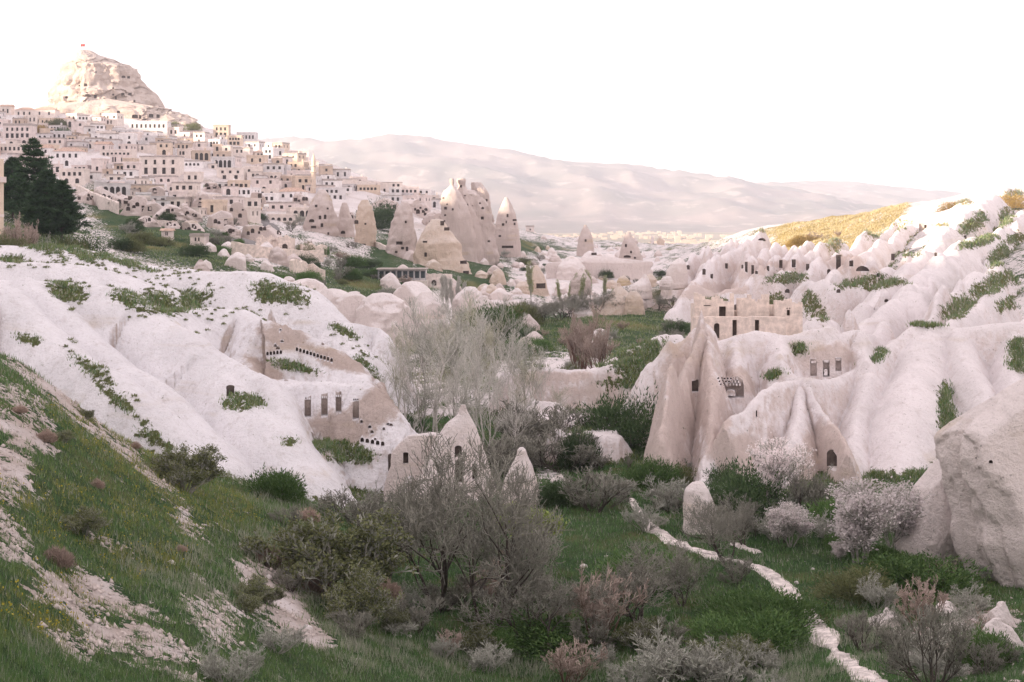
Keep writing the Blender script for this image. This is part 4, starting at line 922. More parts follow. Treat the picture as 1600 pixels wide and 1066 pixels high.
def house(loc, yaw, w, dp, h, col, rnd, ops, roof="flat", side_ops=(), chimney=False, parapet=0.35, name="house", wall_mat=None, base=5.0):
    t = empty(name, loc, yaw); mb = MB(); wm = wall_mat or MATS["wall_" + col.replace(" ", "_")]
    facade(mb, (-w/2, -dp/2, 0), (1, 0, 0), w, h, ops)
    facade(mb, (w/2, -dp/2, 0), (0, 1, 0), dp, h, [q for q in side_ops if q[4] != 9])
    facade(mb, (-w/2, dp/2, 0), (0, -1, 0), dp, h, [q for q in side_ops])
    mb.add([(w/2, dp/2, 0), (-w/2, dp/2, 0), (-w/2, dp/2, h), (w/2, dp/2, h)], [(0, 1, 2, 3)])
    # footing into the slope
    e = 0.12; mb.add([(-w/2-e,-dp/2-e,-base),(w/2+e,-dp/2-e,-base),(w/2+e,dp/2+e,-base),(-w/2-e,dp/2+e,-base),(-w/2-e,-dp/2-e,0),(w/2+e,-dp/2-e,0),(w/2+e,dp/2+e,0),(-w/2-e,dp/2+e,0)],[(0,1,5,4),(1,2,6,5),(2,3,7,6),(3,0,4,7),(4,5,6,7)])
    mb.build("wall", wm, t)
    for a0, a1, b0, b1, ar in ops:
        add_pane(t, (a0+a1)/2 - w/2, -dp/2 + 0.26, b0, (a1-a0), (b1-b0), 0, "door" if b0 < 0.05 else "window", "wood" if (b0 < 0.05 and not ar) else "pane")
    for a0, a1, b0, b1, ar in side_ops:
        add_pane(t, w/2 - 0.26, -dp/2 + (a0+a1)/2, b0, (a1-a0), (b1-b0), math.pi/2, "window"); add_pane(t, -w/2 + 0.26, dp/2 - (a0+a1)/2, b0, (a1-a0), (b1-b0), -math.pi/2, "window")
    if roof == "flat":
        r = MB().box(-w/2-0.2, w/2+0.2, -dp/2-0.2, dp/2+0.2, h, h+0.22)
        if parapet:
            for b in ((-w/2-0.1, w/2+0.1, -dp/2-0.1, -dp/2+0.2), (-w/2-0.1, w/2+0.1, dp/2-0.2, dp/2+0.1), (-w/2-0.1, -w/2+0.2, -dp/2+0.2, dp/2-0.2), (w/2-0.2, w/2+0.1, -dp/2+0.2, dp/2-0.2)): r.box(*b, h+0.22, h+0.22+parapet)
        ro = r.build("roof", wm if rnd.random() < 0.6 else MATS["roof_flat"], t)
    else:
        rh = min(w, dp) * 0.22; k = 0.35
        v = [(-w/2-k,-dp/2-k,h),(w/2+k,-dp/2-k,h),(w/2+k,dp/2+k,h),(-w/2-k,dp/2+k,h),(-w/2+dp*0.4,0,h+rh),(w/2-dp*0.4,0,h+rh)]
        if roof == "gable": v[4] = (-w/2-k, 0, h+rh); v[5] = (w/2+k, 0, h+rh)
        ro = MB().add(v, [(0,1,5,4),(1,2,5),(2,3,4,5),(3,0,4),(3,2,1,0)]).build("roof", MATS["roof_tile"], t)
    if chimney: MB().box(-0.35, 0.35, -0.35, 0.35, h, h + 1.6).build("chimney", wm, ro).location = (w*0.25, dp*0.1, 0)
    return t

def win_row(w, n, z0, z1, ww, arch=0, m=0.8):
    st = (w - 2*m) / n; ww = min(ww, st * 0.7)
    return [(m + st*(i+0.5) - ww/2, m + st*(i+0.5) + ww/2, z0, z1, arch if z1 - z0 > ww/2 else 0) for i in range(n)]

_top = ([-60,0,60,100,200,260,320,400,440,500,560,620,700], [176,180,184,188,197,203,212,228,244,272,288,300,312])
_bot = ([-60,0,60,90,130,200,300,400,450,500,560,620,700], [240,258,276,296,312,326,338,344,340,322,318,322,326])
rnd = random.Random(21)
houses = []; taken = []
HG = "stone houses stepping up the town hill"
def place_house(px, py, wpx, hpx, col, spec, label, roof="flat", yaw=0.0, dmin=380, **kw):
    p = GP(px, py, dmin, 960); d = p.y; w = wpx * d / F; h = hpx * d / F
    t = house((p.x, p.y + 3.5, p.z - 0.2), math.atan2(-p.x, p.y) * 1.0 * 0 + yaw, w, min(9.0, max(6.0, w * 0.7)), h, col, rnd, spec(w, h), roof=roof, **kw)
    tag(t, label, "house", HG); taken.append((px, py, wpx, hpx)); return t
S2 = lambda n1, n2, a=0: (lambda w, h: win_row(w, n1, h*0.62, h*0.86, 1.1, 0) + win_row(w, n2, h*0.12, h*0.45, 1.5, a))
S1 = lambda n, a=0: (lambda w, h: win_row(w, n, h*0.35, h*0.75, 1.1, a))
place_house(105, 262, 44, 26, "white", S2(4, 1, 1), "white house with four windows over one dark arch, right of the tall pine", roof="hip")
place_house(112, 289, 40, 24, "cream", S2(4, 2, 1), "cream house with two big dark arches below the white hip-roofed house")
place_house(136, 284, 30, 14, "white", S1(2), "low white annex with two square windows beside the two-arched cream house")
place_house(28, 218, 44, 22, "pinkish", S2(5, 5), "wide pinkish hotel with white balustrade at the left edge of town", parapet=0.9)
place_house(20, 240, 46, 14, "cream", S1(6), "cream terrace with six shuttered windows under the wide pinkish hotel")
place_house(182, 247, 50, 12, "cream", S1(7), "long cream house with a dark glazed gallery in mid-slope")
place_house(250, 275, 62, 30, "cream", S2(4, 4), "big cream hotel with arched upper windows in the middle of town")
place_house(252, 288, 40, 12, "pinkish", S1(3, 1), "low pinkish arcade with three arches under the big cream hotel")
place_house(300, 286, 26, 16, "cream", S1(2), "boxy cream house with two dark windows above a cave arch")
place_house(360, 282, 42, 18, "cream", S2(3, 2), "cream house with paired windows right of the boxy house")
place_house(232, 205, 60, 14, "pale grey", S1(8), "long pale grey terrace high under the castle shelf")
place_house(345, 216, 24, 20, "tan", S2(3, 3), "tan house with a dark pergola on its roof at the skyline")
place_house(366, 228, 22, 15, "sand", S2(4, 3), "sand-coloured house with orange-lit balcony just below the skyline")
place_house(385, 222, 30, 14, "pale grey", S1(5), "long grey crenellated house at the skyline right of the pergola house")
place_house(400, 258, 30, 14, "sand", S1(2), "sand-coloured house catching light right of the skyline houses")
place_house(455, 314, 44, 14, "white", S1(3, 1), "white arcaded house with red tiled roof left of the minaret", roof="hip")
place_house(440, 330, 46, 13, "pinkish", S1(3), "pinkish house with wide glazed bays below the tiled arcade")
place_house(440, 349, 44, 13, "cream", S1(4, 1), "cream house by the road bend with a row of arches")
place_house(420, 318, 24, 14, "white", S1(2), "plain white cube house at the road's upper end")
place_house(575, 300, 34, 10, "sand", S1(5), "low sand-coloured house on the plateau rim, lit by the sun")
place_house(300, 262, 30, 10, "white", S1(4, 1), "white row of cave-arched fronts in mid-town")
place_house(8, 182, 18, 16, "cream", S1(2), "gabled cream house at the far left under the sky", roof="gable")
place_house(38, 184, 30, 12, "cream", S1(3), "hip-roofed orange-tiled house left of the castle rock", roof="hip")
place_house(70, 184, 34, 12, "cream", S1(2), "broad orange-tiled house at the castle rock's foot", roof="hip")
NR = 18
for k in range(NR):
    px = -40 + rnd.uniform(0, 20); n = 0
    while px < 700:
        tp = np.interp(px, *_top); bt = np.interp(px, *_bot); step = (bt - tp) / NR
        mod = 1 if step > 4.6 else 2 if step > 2.5 else 3 if step > 1.6 else 4
        py = tp + step * (k + 0.5) + rnd.uniform(-2, 2)
        d = d_at(px, py, 380, 960); w = rnd.choice([4.5, 5, 6, 6.5, 7, 8, 9, 11]) * rnd.uniform(0.9, 1.1); wpx = w * F / d; cxp = px + wpx / 2
        h = rnd.choice([2.6, 2.8, 3.2, 3.6, 4.4, 5.2, 5.8]); hpx = h * F / d
        gap = rnd.uniform(-1, 3) + (rnd.uniform(4, 14) if rnd.random() < 0.15 else 0)
        hit = any(abs(cxp - a[0]) < (wpx + a[2]) * 0.46 and abs(py - hpx/2 - a[1] + a[3]/2) < (hpx + a[3]) * 0.36 for a in taken)
        if k % mod == 0 and not hit and not (470 < cxp < 600 and py > 312):
            n += 1
            col = rnd.choices(list(HOUSE_COLS), [5, 5, 2, 4, 2, 1.6])[0]; two = h > 4.9; nw = max(1, int(w / rnd.uniform(1.9, 3.2))); ar = 1 if rnd.random() < 0.35 else 0
            ops = (win_row(w, nw, h*0.62, h*0.86, 1.1, 0) if two else []) + win_row(w, nw if not two else max(1, nw - rnd.randint(0, 2)), h*(0.0 if ar else 0.3) * (1 if not two else 0.3), h*(0.42 if two else 0.78), 1.7 if ar else 1.1, ar)
            ops = [((q[0] + rnd.uniform(-0.12, 0.12)), q[1] + rnd.uniform(-0.12, 0.12), q[2], q[3], q[4]) for q in ops if rnd.random() < 0.78] or ops[:1]
            rf = "flat" if rnd.random() < 0.95 else rnd.choice(["hip", "gable"]); p = G(cxp, d)
            dp = rnd.uniform(6, 9); so = win_row(dp, 2, h*0.62 if two else h*0.35, h*0.86 if two else h*0.75, 1.0)
            t = house((p.x, p.y + dp/2, p.z + rnd.uniform(-0.6, 0.8)), rnd.uniform(-0.45, 0.45), w, dp, h, col, rnd, ops, roof=rf, side_ops=so, chimney=rnd.random() < 0.25, parapet=rnd.choice([0, 0.3, 0.5]))
            nm = sum(1 for q in ops if q[2] >= 0.05); wd_ = f"{NUM[min(14, nm)]} window{'s' if nm != 1 else ''}" if nm else "open arches"
            tag(t, f"{'two-storey' if two else 'low'} {col} house with {wd_}{', tiled roof' if rf != 'flat' else ''}, {ORD[min(29, n-1)]} from left, row {NUM[k+1]}", "house", HG)
        px += wpx + gap

# caves in the soft rock below the houses
CO = "cave-riddled outcrops at the foot of the town"; co_n = 0
for px, top, hw, h in [(135,300,16,16),(160,292,20,24),(188,300,22,24),(215,306,24,26),(240,312,20,22),(262,320,24,24),(292,318,22,26),(318,300,18,26),(345,330,24,26),(372,316,20,34),(335,306,16,22),(398,352,22,18),(420,352,24,18),(300,345,22,18),(355,352,18,16),(270,345,18,14),(228,338,20,14),(250,292,18,16),(330,284,16,14),(400,300,16,18),(470,300,14,18),(600,310,22,16),(640,312,24,16),(662,318,18,20),(680,330,18,24),(540,330,16,16),(590,330,14,14)]:
    d = d_at(px, top + h, 360, 900) - 4; sl = [(top, px-hw*0.35, px+hw*0.3), (top+h*0.15, px-hw*0.8, px+hw*0.7), (top+h*0.5, px-hw, px+hw), (top+h, px-hw*1.1, px+hw*1.1), (top+h+12, px-hw*1.1, px+hw*1.1)]
    o = stack("cave_outcrop", d, sl, nring=56, nz=34, seed=px*0.37, rough=0.18, mat="tuff_far", facet=0.9, depth=0.7, chips=9, chipc=(0.5, 0.88), power=1.7); n = rnd.randint(3, 6)
    hs = []
    for _ in range(n):
        s = rnd.uniform(3, 6.5); hs.append((px + rnd.uniform(-0.75, 0.75)*hw, top + rnd.uniform(0.3, 0.85)*h, s, s*rnd.uniform(0.8, 1.3), rnd.choice([0, 0.9, 0.9]), 1.8))
    carve(o, hs, smooth_angle=50); co_n += 1
    tag(o, f"{'tall' if h > 22 else 'low'} outcrop pierced by {NUM[n]} caves, {ORD[co_n-1]} of the cave outcrops under the houses", "rock", CO)

def minaret(px, py_top, py_bot, d, r, label):
    b = P(px, py_bot, d); hgt = (py_bot - py_top) / F * d; t = empty("minaret", b); c = MATS["wall_sand"]
    MB().lathe([(r*1.5, -4), (r*1.5, hgt*0.10), (r*1.05, hgt*0.14)], 10).build("base", c, t)
    MB().lathe([(r, hgt*0.14), (r*0.92, hgt*0.70), (r*0.92, hgt*0.78)], 14).build("shaft", c, t, True, 40)
    for f in (0.5, 0.66): MB().lathe([(r*0.95, hgt*(f-0.015)), (r*1.5, hgt*f), (r*1.5, hgt*(f+0.02)), (r*0.9, hgt*(f+0.022))], 14).build("balcony", c, t)
    MB().lathe([(r*1.05, hgt*0.78), (r*0.75, hgt*0.86), (r*0.06, hgt*0.99)], 14).build("spire", c, t, True, 40)
    MB().lathe([(0.12, hgt*0.985), (0.12, hgt*1.03)], 6).build("finial", MATS["steel"], t)
    tag(t, label, "minaret", "minarets of the town")
minaret(490, 239, 300, 600, 0.95, "slender golden minaret rising beside the first chimney")
minaret(469, 237, 268, 760, 0.8, "smaller distant minaret just left of the golden one")

# flag on the castle rock
ft = empty("flag", P(126, 80, 905)); MB().tube([(0,0,-1),(0,0,4.6)], 0.12, 6).build("pole", MATS["steel"], ft)
fv = [(0.1 + 2.6*i/6, 0.25*math.sin(i*1.1), 4.5 - k*1.6) for k in (0, 1) for i in range(7)]
fl_o = MB().add(fv, [(i, i+1, 8+i, 7+i) for i in range(6)]).build("cloth", MATS["paint_red"], ft); md = fl_o.modifiers.new("s", 'SOLIDIFY'); md.thickness = 0.05
tag(ft, "small red flag on its pole at the castle summit", "flag")

def wall_line(pts, h, th, name, label, cat="wall", mat="masonry", crenel=0.0, group=None, n_per=1.2, drop=3.0):
    """a masonry wall following points on the ground, uneven along its top"""
    p3 = [Vector(p) for p in pts]; path = []
    for a, b in zip(p3[:-1], p3[1:]):
        k = max(2, int((b - a).length / n_per)); path += [a.lerp(b, i / k) for i in range(k)]
    path.append(p3[-1]); rr = random.Random(len(path) * 7 + int(path[0].x)); V = []; Fc = []
    o0 = path[0].copy()
    for i, p in enumerate(path):
        t = (path[min(i+1, len(path)-1)] - path[max(i-1, 0)]); t.z = 0; t.normalize(); nrm = Vector((t.y, -t.x, 0)); hh = h + rr.uniform(-crenel, crenel)
        for s, z in ((th/2, -drop), (th/2, hh), (-th/2, hh), (-th/2, -drop)): V.append(p + nrm * s + Vector((0, 0, z)) - o0)
    for i in range(len(path) - 1):
        for j in range(3): Fc.append((i*4+j, (i+1)*4+j, (i+1)*4+j+1, i*4+j+1))
    Fc += [(0, 1, 2, 3), tuple(len(V) - 4 + j for j in (3, 2, 1, 0))]
    o = mesh_obj(name, V, Fc, MATS[mat]); o.location = o0
    tag(o, label, cat, group); return o
RW = "rubble walls on the slope below the town"
wall_line([GP(120,303,300),GP(150,318,300),GP(172,328,300),GP(184,334,300)], 3.0, 0.8, "rubble_wall", "sloping rubble wall above the steep green bank", crenel=0.3, group=RW, mat="masonry_pale")
wall_line([GP(362,398,260),GP(400,402,260),GP(440,408,260),GP(475,410,260),GP(505,408,260)], 2.6, 0.8, "rubble_wall", "long curved buff retaining wall below the road", crenel=0.15, group=RW)
wall_line([GP(455,424,240),GP(480,428,240),GP(508,438,240)], 2.2, 0.8, "rubble_wall", "stepped buff wall running down beside a green strip", crenel=0.4, group=RW)
wall_line([GP(470,398,260),GP(510,400,260)], 2.6, 0.8, "rubble_wall", "short ruined wall with gaps left of the terrace building", crenel=0.7, group=RW)
wall_line([GP(240,352,300),GP(300,357,300)], 1.4, 0.8, "rubble_wall", "thin straight terrace wall under the cave outcrops", crenel=0.1, group=RW, mat="masonry_pale")
wall_line([GP(560,372,300),GP(605,392,300)], 1.2, 0.6, "rubble_wall", "low wall at the edge of the dark green gully", crenel=0.2, group=RW, mat="masonry_pale")
wall_line([GP(500,296,480),GP(560,294,480),GP(620,297,480),GP(690,303,480)], 3.5, 1.0, "rubble_wall", "long flat-topped wall along the plateau rim", crenel=0.1, group=RW, mat="masonry_pale", drop=5)

def ruin(px, py, d, wpx, hpx, ops_px, name, label, mat="masonry", dp=3.0, jag=0.3, yaw=0.0, cat="ruin"):
    p = P(px, py, d); w = wpx * d / F; h = hpx * d / F; t = empty(name, p, yaw); mb = MB(); s = d / F
    ops = [((a - px + wpx/2)*s - ww*s/2, (a - px + wpx/2)*s + ww*s/2, (py - b)*s - hh*s/2, (py - b)*s + hh*s/2, ar) for a, b, ww, hh, ar in ops_px]
    facade(mb, (-w/2, 0, 0), (1, 0, 0), w, h, ops, dep=0.6)
    rr = random.Random(int(px + py)); n = max(8, int(w / 0.35)); prev = None
    for i in range(n):                                  # uneven coping courses
        x0, x1 = -w/2 + w*i/n, -w/2 + w*(i+1)/n; hh = max(0.02, jag * (0.42 + 0.75 * float(perlin(np.array([i * 0.31 + px * 0.1]), np.array([py * 0.13]))[0]) + rr.uniform(-0.08, 0.08)))
        mb.box(x0, x1, 0.003, 0.6, h, h + hh + 0.03)
    mb.add([(w/2,0,-3),(w/2,dp,-3),(w/2,dp,h),(w/2,0,h)], [(0,1,2,3)]).add([(-w/2,dp,-3),(-w/2,0,-3),(-w/2,0,h),(-w/2,dp,h)], [(0,1,2,3)]).add([(w/2,dp,-3),(-w/2,dp,-3),(-w/2,dp,h),(w/2,dp,h)], [(0,1,2,3)]).add([(-w/2,0,-3),(w/2,0,-3),(w/2,0,0),(-w/2,0,0)], [(0,1,2,3)])
    mb.add([(-w/2,0.6,h),(w/2,0.6,h),(w/2,dp,h-0.2),(-w/2,dp,h-0.2)], [(0,1,2,3)])
    mb.build("wall", MATS[mat], t)
    for a0, a1, b0, b1, ar in ops: add_pane(t, (a0+a1)/2 - w/2, 0.5, b0, a1-a0, b1-b0, 0, "opening", "cave_shade" if (a1-a0)*(b1-b0) < 3.2 else "masonry")  # small openings get the same dark panel in place of interior shade
    tag(t, label, cat, None); return t
_masonry_pane = pane_mesh("masonry"); 
ruin(1158, 548, 137, 140, 50, [(1120,517,9,24,0.5),(1148,513,7,26,0),(1183,513,7,26,0)], "ruined_house", "lower storey of the ruined stone house with blocked doorways on the cliff", jag=0.25)
ruin(1116, 505, 141, 62, 28, [(1105,476,12,5,1),(1129,490,11,22,0)], "ruined_house", "broken upper wall of the ruined house with a tall blocked doorway", jag=1.5)
ruin(1177, 505, 141.5, 50, 17, [], "ruined_house", "crumbled low middle wall of the ruined house", jag=1.8)
ruin(1232, 505, 141, 44, 26, [(1232,489,5,9,0),(1230,478,2,2,0),(1234,478,2,2,0),(1230,482,2,2,0),(1234,482,2,2,0)], "ruined_house", "right end of the ruined house with one small dark window", jag=0.9)
p = GP(427, 394, 280); ruin(427, 394, p.y, 54, 21, [(412,385,8,8,0.6),(429,382,11,15,1),(445,385,9,8,0.6),(418,392,3,3,0),(438,392,3,3,0)], "ruined_house", "roofless reddish stone ruin with three arches below the road", dp=7.0, jag=0.8)
p = GP(672, 450, 240); ruin(672, 450, p.y, 66, 20, [(650,441,6,7,1),(662,441,7,8,1),(678,442,8,9,1)], "ruined_house", "pale arcaded ruin with three dark arches under the yellow-footed chimney", mat="masonry_pale", dp=6.0, jag=0.5)
p = GP(262, 372, 240); tag(house(p, 0.1, 16*p.y/F, 3.4, 11*p.y/F, "pinkish", rnd, win_row(16*p.y/F, 2, 0.5, 1.3, 0.4), roof="gable", base=2), "tiny pinkish hut with two windows on the shrubby bank", "house")
p = GP(312, 382, 240); tag(house(p, -0.1, 22*p.y/F, 3.6, 13*p.y/F, "pinkish", rnd, win_row(22*p.y/F, 2, 0.7, 1.5, 0.4), base=2), "square pinkish hut below the cave outcrops", "house")
p = GP(828, 342, 500); tag(house((p.x, p.y, p.z), 0.1, 12*p.y/F, 4, 8*p.y/F, "pinkish", rnd, win_row(12*p.y/F, 1, 0.8, 1.6, 0.8), base=3), "lone pink cabin on the slope right of the pointed cone", "house")
# steel-framed terrace building
p = GP(628, 438, 250); tb = empty("terrace_building", p); s = p.y / F; w_ = 74*s
m = MB(); 
for i in range(9): m.box(-w_/2 + w_*i/8 - 0.08, -w_/2 + w_*i/8 + 0.08, -0.08, 0.08, -0.5, 2.4)
m.build("frame", MATS["steel"], tb); MB().box(-w_/2-0.4, w_/2+0.4, -0.6, 4.5, 2.4, 2.65).build("roof", MATS["roof_flat"], tb); MB().box(-w_/2, w_/2, 1.2, 4.2, -2.5, 2.39).build("wall", MATS["wall_pale_grey"], tb); MB().box(-w_/2-0.5, w_/2+0.5, -1.6, 1.1, -2.5, -0.1).build("terrace", MATS["masonry_pale"], tb)
for i in range(8): add_pane(tb, -w_/2 + w_*(i+0.5)/8, 1.12, 0.4, w_/8*0.7, 1.6, 0, "window", "glass")
tag(tb, "long low steel-framed terrace building below the chimneys", "building")

# house corner at the left edge
p = P(-22, 335, 205); lb = empty("house", p); MB().box(-5, 2.55, 0, 8, -8, 8.0).build("wall", MATS["plaster_cream"], lb); MB().box(-5, 2.9, -0.4, 8, 4.6, 5.4).build("balcony", MATS["wall_pinkish"], lb); MB().box(-5, 2.6, -0.05, 8, -0.4, 0.0).build("ledge", MATS["wall_pinkish"], lb)
lb.rotation_euler.z = 0.36; lb.location.x = (6 - 800) / F * 205 - 2.55*math.cos(0.36); lb.location.y = 205 - 2.55*math.sin(0.36); tag(lb, "plastered house corner with a balcony cut by the left picture edge", "house")

# road and cars
def ribbon(name, pts, width, mat, lift=0.06, n=90, kind="structure", wob=0.0, seed=0):
    pts = np.array([[p.x, p.y] for p in pts]); cum = np.concatenate([[0], np.cumsum(np.hypot(*np.diff(pts, axis=0).T))]); u = np.linspace(0, cum[-1], n)
    cx = _smooth(np.interp(u, cum, pts[:, 0])[None], n/len(pts)*0.4, 1)[0]; cy = _smooth(np.interp(u, cum, pts[:, 1])[None], n/len(pts)*0.4, 1)[0]
    tx, ty = np.gradient(cx), np.gradient(cy); L = np.hypot(tx, ty) + 1e-9; nx, ny = ty/L, -tx/L; m = 9; W = np.linspace(-1, 1, m)
    ww = width * 0.5 * (1 + wob * perlin(u * 0.35, 0 * u + seed, 0.0)) if not hasattr(width, '__len__') else np.interp(u/cum[-1], np.linspace(0, 1, len(width)), width) * 0.5 * (1 + wob * perlin(u * 0.35, 0 * u + seed, 0.0))
    X = cx[:, None] + nx[:, None] * W * ww[:, None]; Y = cy[:, None] + ny[:, None] * W * ww[:, None]
    Z = H(X, Y) + lift * (1 - 1.5 * W ** 4) + 0.045 * fbm(X * 1.5, Y * 1.5, 2.0, 3) - 0.12 * (np.abs(W) > 0.99)
    o, _ = grid_mesh(name, X, Y, Z, np.ones(X.shape, bool), MATS[mat]); tag(o, kind=kind); return o
ribbon("road", [GP(392,328,300),GP(402,336,300),GP(412,346,300),(GP(426,356,300)),GP(428,364,300),GP(415,371,300),GP(392,376,300),GP(372,384,280),GP(350,392,260)], 4.5, "asphalt", 0.5)
ribbon("path", [GP(1400,1090,40),GP(1345,1055,45),GP(1300,1010,45),GP(1262,965,50),GP(1232,925,50),GP(1200,893,50),GP(1160,880,50),GP(1110,868,50),GP(1070,855,50),GP(1040,840,50),GP(1015,828,50),GP(1000,805,50),GP(985,780,50)], [1.1,1.1,1.15,1.25,1.3,1.5,1.2,1.0,1.3,1.6,1.1,0.8,0.6], "gravel", 0.08, n=200, wob=0.8)
ribbon("path", [GP(1140,850,50),GP(1165,858,50),GP(1190,868,50)], [0.4,1.0,0.5], "gravel", 0.09, n=40, wob=0.4, seed=4)

def car(p, yaw, paint, label):
    t = empty("car", p, yaw)
    v = [(-2.1,0.35),(2.1,0.35),(2.1,0.85),(1.15,0.98),(0.55,1.42),(-1.25,1.42),(-1.8,0.98),(-2.1,0.9)]; n = len(v)
    MB().add([(a,-0.85,b) for a,b in v]+[(a,0.85,b) for a,b in v],[tuple(range(n)),tuple(range(2*n-1,n-1,-1))]+[(i,n+i,n+(i+1)%n,(i+1)%n) for i in range(n)]).build("body", MATS[paint], t)
    for y in (-0.86, 0.82): MB().box(-1.3,0.75,y,y+0.04,0.98,1.34).build("side_window", MATS["glass"], t)
    for x in (-1.3,1.3):
        for y in (-0.85,0.65):
            wv=MB(); wv.tube([(x,y,0.33),(x,y+0.2,0.33)],0.33,12); wv.build("wheel", MATS["rubber"], t)
    tag(t, label, "car")
car(GP(403,332,300)+Vector((0,0,0.6)), 1.45, "paint_yellow", "yellow car parked at the upper end of the road"); car(GP(416,329,300)+Vector((0,0,0.6)), 1.75, "paint_white", "white car parked beside the yellow one")

# far settlement on the plain, too small to count
rs = np.random.RandomState(4); mbv = []; mbf = []
for i in range(900):
    px = rs.uniform(560, 1150); d = rs.uniform(2300, 4200); s = rs.uniform(3, 7); x = (px - 800)/F*d; z = -66; b = len(mbv); hh = rs.uniform(4, 9)
    if perlin(np.array([x*0.003]), np.array([d*0.003]))[0] < -0.05: continue
    for dz in (0, hh):
        for sx, sy in ((-1,-1),(1,-1),(1,1),(-1,1)): mbv.append((x+sx*s, d+sy*s, z+dz))
    mbf += [(b+0,b+1,b+5,b+4),(b+1,b+2,b+6,b+5),(b+2,b+3,b+7,b+6),(b+3,b+0,b+4,b+7),(b+4,b+5,b+6,b+7)]
o = mesh_obj("distant_settlement", mbv, mbf, MATS["wall_tan"]); tag(o, "far-off pale settlement speckling the plain", "settlement", kind="stuff")
# ------------------------------------------------------------------ trees and shrubs
def grow(rng, stems, levels, spread, kids, len_dec, rad_dec, gravity=0.0, wig=0.12, up=0.25, seg=4, twig_from=2, min_r=0.011):
    """returns (trunk polylines, twig polylines, tips); a polyline = (points, radii)"""
    wood, twig, tips = [], [], []
    def branch(p, d, L, r, lv):
        n = seg if lv < levels - 1 else 2; pts = [p.copy()]; rad = [r]; q = p.copy(); dd = d.copy()
        for i in range(n):
            dd = (dd + Vector((rng.gauss(0, wig), rng.gauss(0, wig), rng.gauss(0, wig) + up * 0.25 - gravity * lv * 0.06))).normalized()
            q = q + dd * (L / n); pts.append(q.copy()); rad.append(max(min_r, r * (1 - (0.62 if lv < levels - 1 else 0.85) * (i + 1) / n)))
        (wood if lv < twig_from else twig).append((pts, rad))
        if lv >= levels - 1: tips.append((pts[-1], dd)); tips.append((pts[1], dd)); return
        nk = kids[min(lv, len(kids) - 1)]; nk = max(1, int(round(nk * rng.uniform(0.75, 1.25))))
        for k in range(nk):
            f = rng.uniform(0.25 if lv else 0.30, 1.0); j = min(n - 1, int(f * n)); pp = pts[j].lerp(pts[j + 1], f * n - j)
            ax = Vector((rng.gauss(0, 1), rng.gauss(0, 1), rng.gauss(0, 0.6))); ax = (ax - ax.dot(dd) * dd).normalized()
            sp = spread[min(lv, len(spread) - 1)] * rng.uniform(0.6, 1.25); nd = (dd * math.cos(sp) + ax * math.sin(sp)); nd.z += up * 0.3; nd.normalize()
            branch(pp, nd, L * len_dec * rng.uniform(0.7, 1.15) * (1.15 - 0.4 * f), max(min_r, rad[j] * rad_dec), lv + 1)
    for (p, d, L, r) in stems: branch(Vector(p), Vector(d).normalized(), L, r, 0)
    return wood, twig, tips

def tubes(lines, n):
    V = []; Fc = []
    for pts, rad in lines:
        b = len(V); k = len(pts); t = (pts[-1] - pts[0]); t = t.normalized() if t.length > 1e-6 else Vector((0,0,1)); u = t.cross(Vector((0.31, 0.92, 0.2))).normalized(); w = t.cross(u)
        for p, r in zip(pts, rad):
            for j in range(n): a = 2 * math.pi * j / n; V.append(p + u * (math.cos(a) * r) + w * (math.sin(a) * r))
        for i in range(k - 1):
            for j in range(n): Fc.append((b+i*n+j, b+i*n+(j+1) % n, b+(i+1)*n+(j+1) % n, b+(i+1)*n+j))
    return V, Fc

def flecks(rng, pts, size, per, jit, tri=False):
    V = []; Fc = []
    for p in pts:
        for _ in range(per):
            c = p + Vector((rng.gauss(0, jit), rng.gauss(0, jit), rng.gauss(0, jit))); a = Vector((rng.gauss(0,1), rng.gauss(0,1), rng.gauss(0,1))).normalized(); b = a.cross(Vector((rng.gauss(0,1), rng.gauss(0,1), rng.gauss(0,1)))).normalized(); s = size * rng.uniform(0.6, 1.4); i = len(V)
            V += [c - a*s, c + b*s*0.6, c + a*s, c - b*s*0.6]; Fc.append((i, i+1, i+2, i+3))
    return V, Fc

def tree_proto(name, rng, stems, mats, leaf=None, twig_sides=3, **kw):
    w, tw, tips = grow(rng, stems, **kw); t = empty(name)
    V, Fc = tubes(w, 6); mesh_obj("trunk", V, Fc, MATS[mats[0]], t, smooth=True)
    V, Fc = tubes(tw, twig_sides); mesh_obj("crown", V, Fc, MATS[mats[1]], t)
    if leaf:
        mat, size, per, jit, frac, cond = leaf; pts = [p for p, d in tips if rng.random() < frac and (cond is None or cond(p))]
        V, Fc = flecks(rng, pts, size, per, jit); mesh_obj("blossom" if mat == "blossom" else "foliage", V, Fc, MATS[mat], t)
    return t

def rg(s): return random.Random(s)
def fan(rng, n, r, tilt, L, rad): 
    out = []
    for i in range(n):
        a = 2*math.pi*i/n + rng.uniform(-0.4, 0.4); tl = tilt * rng.uniform(0.4, 1.2); out.append(((r*math.cos(a)*rng.random(), r*math.sin(a)*rng.random(), -0.15), (math.sin(tl)*math.cos(a), math.sin(tl)*math.sin(a), math.cos(tl)), L*rng.uniform(0.7, 1.15), rad*rng.uniform(0.7, 1.2)))
    return out
PROTO = {}
def proto(key, fn): PROTO[key] = fn
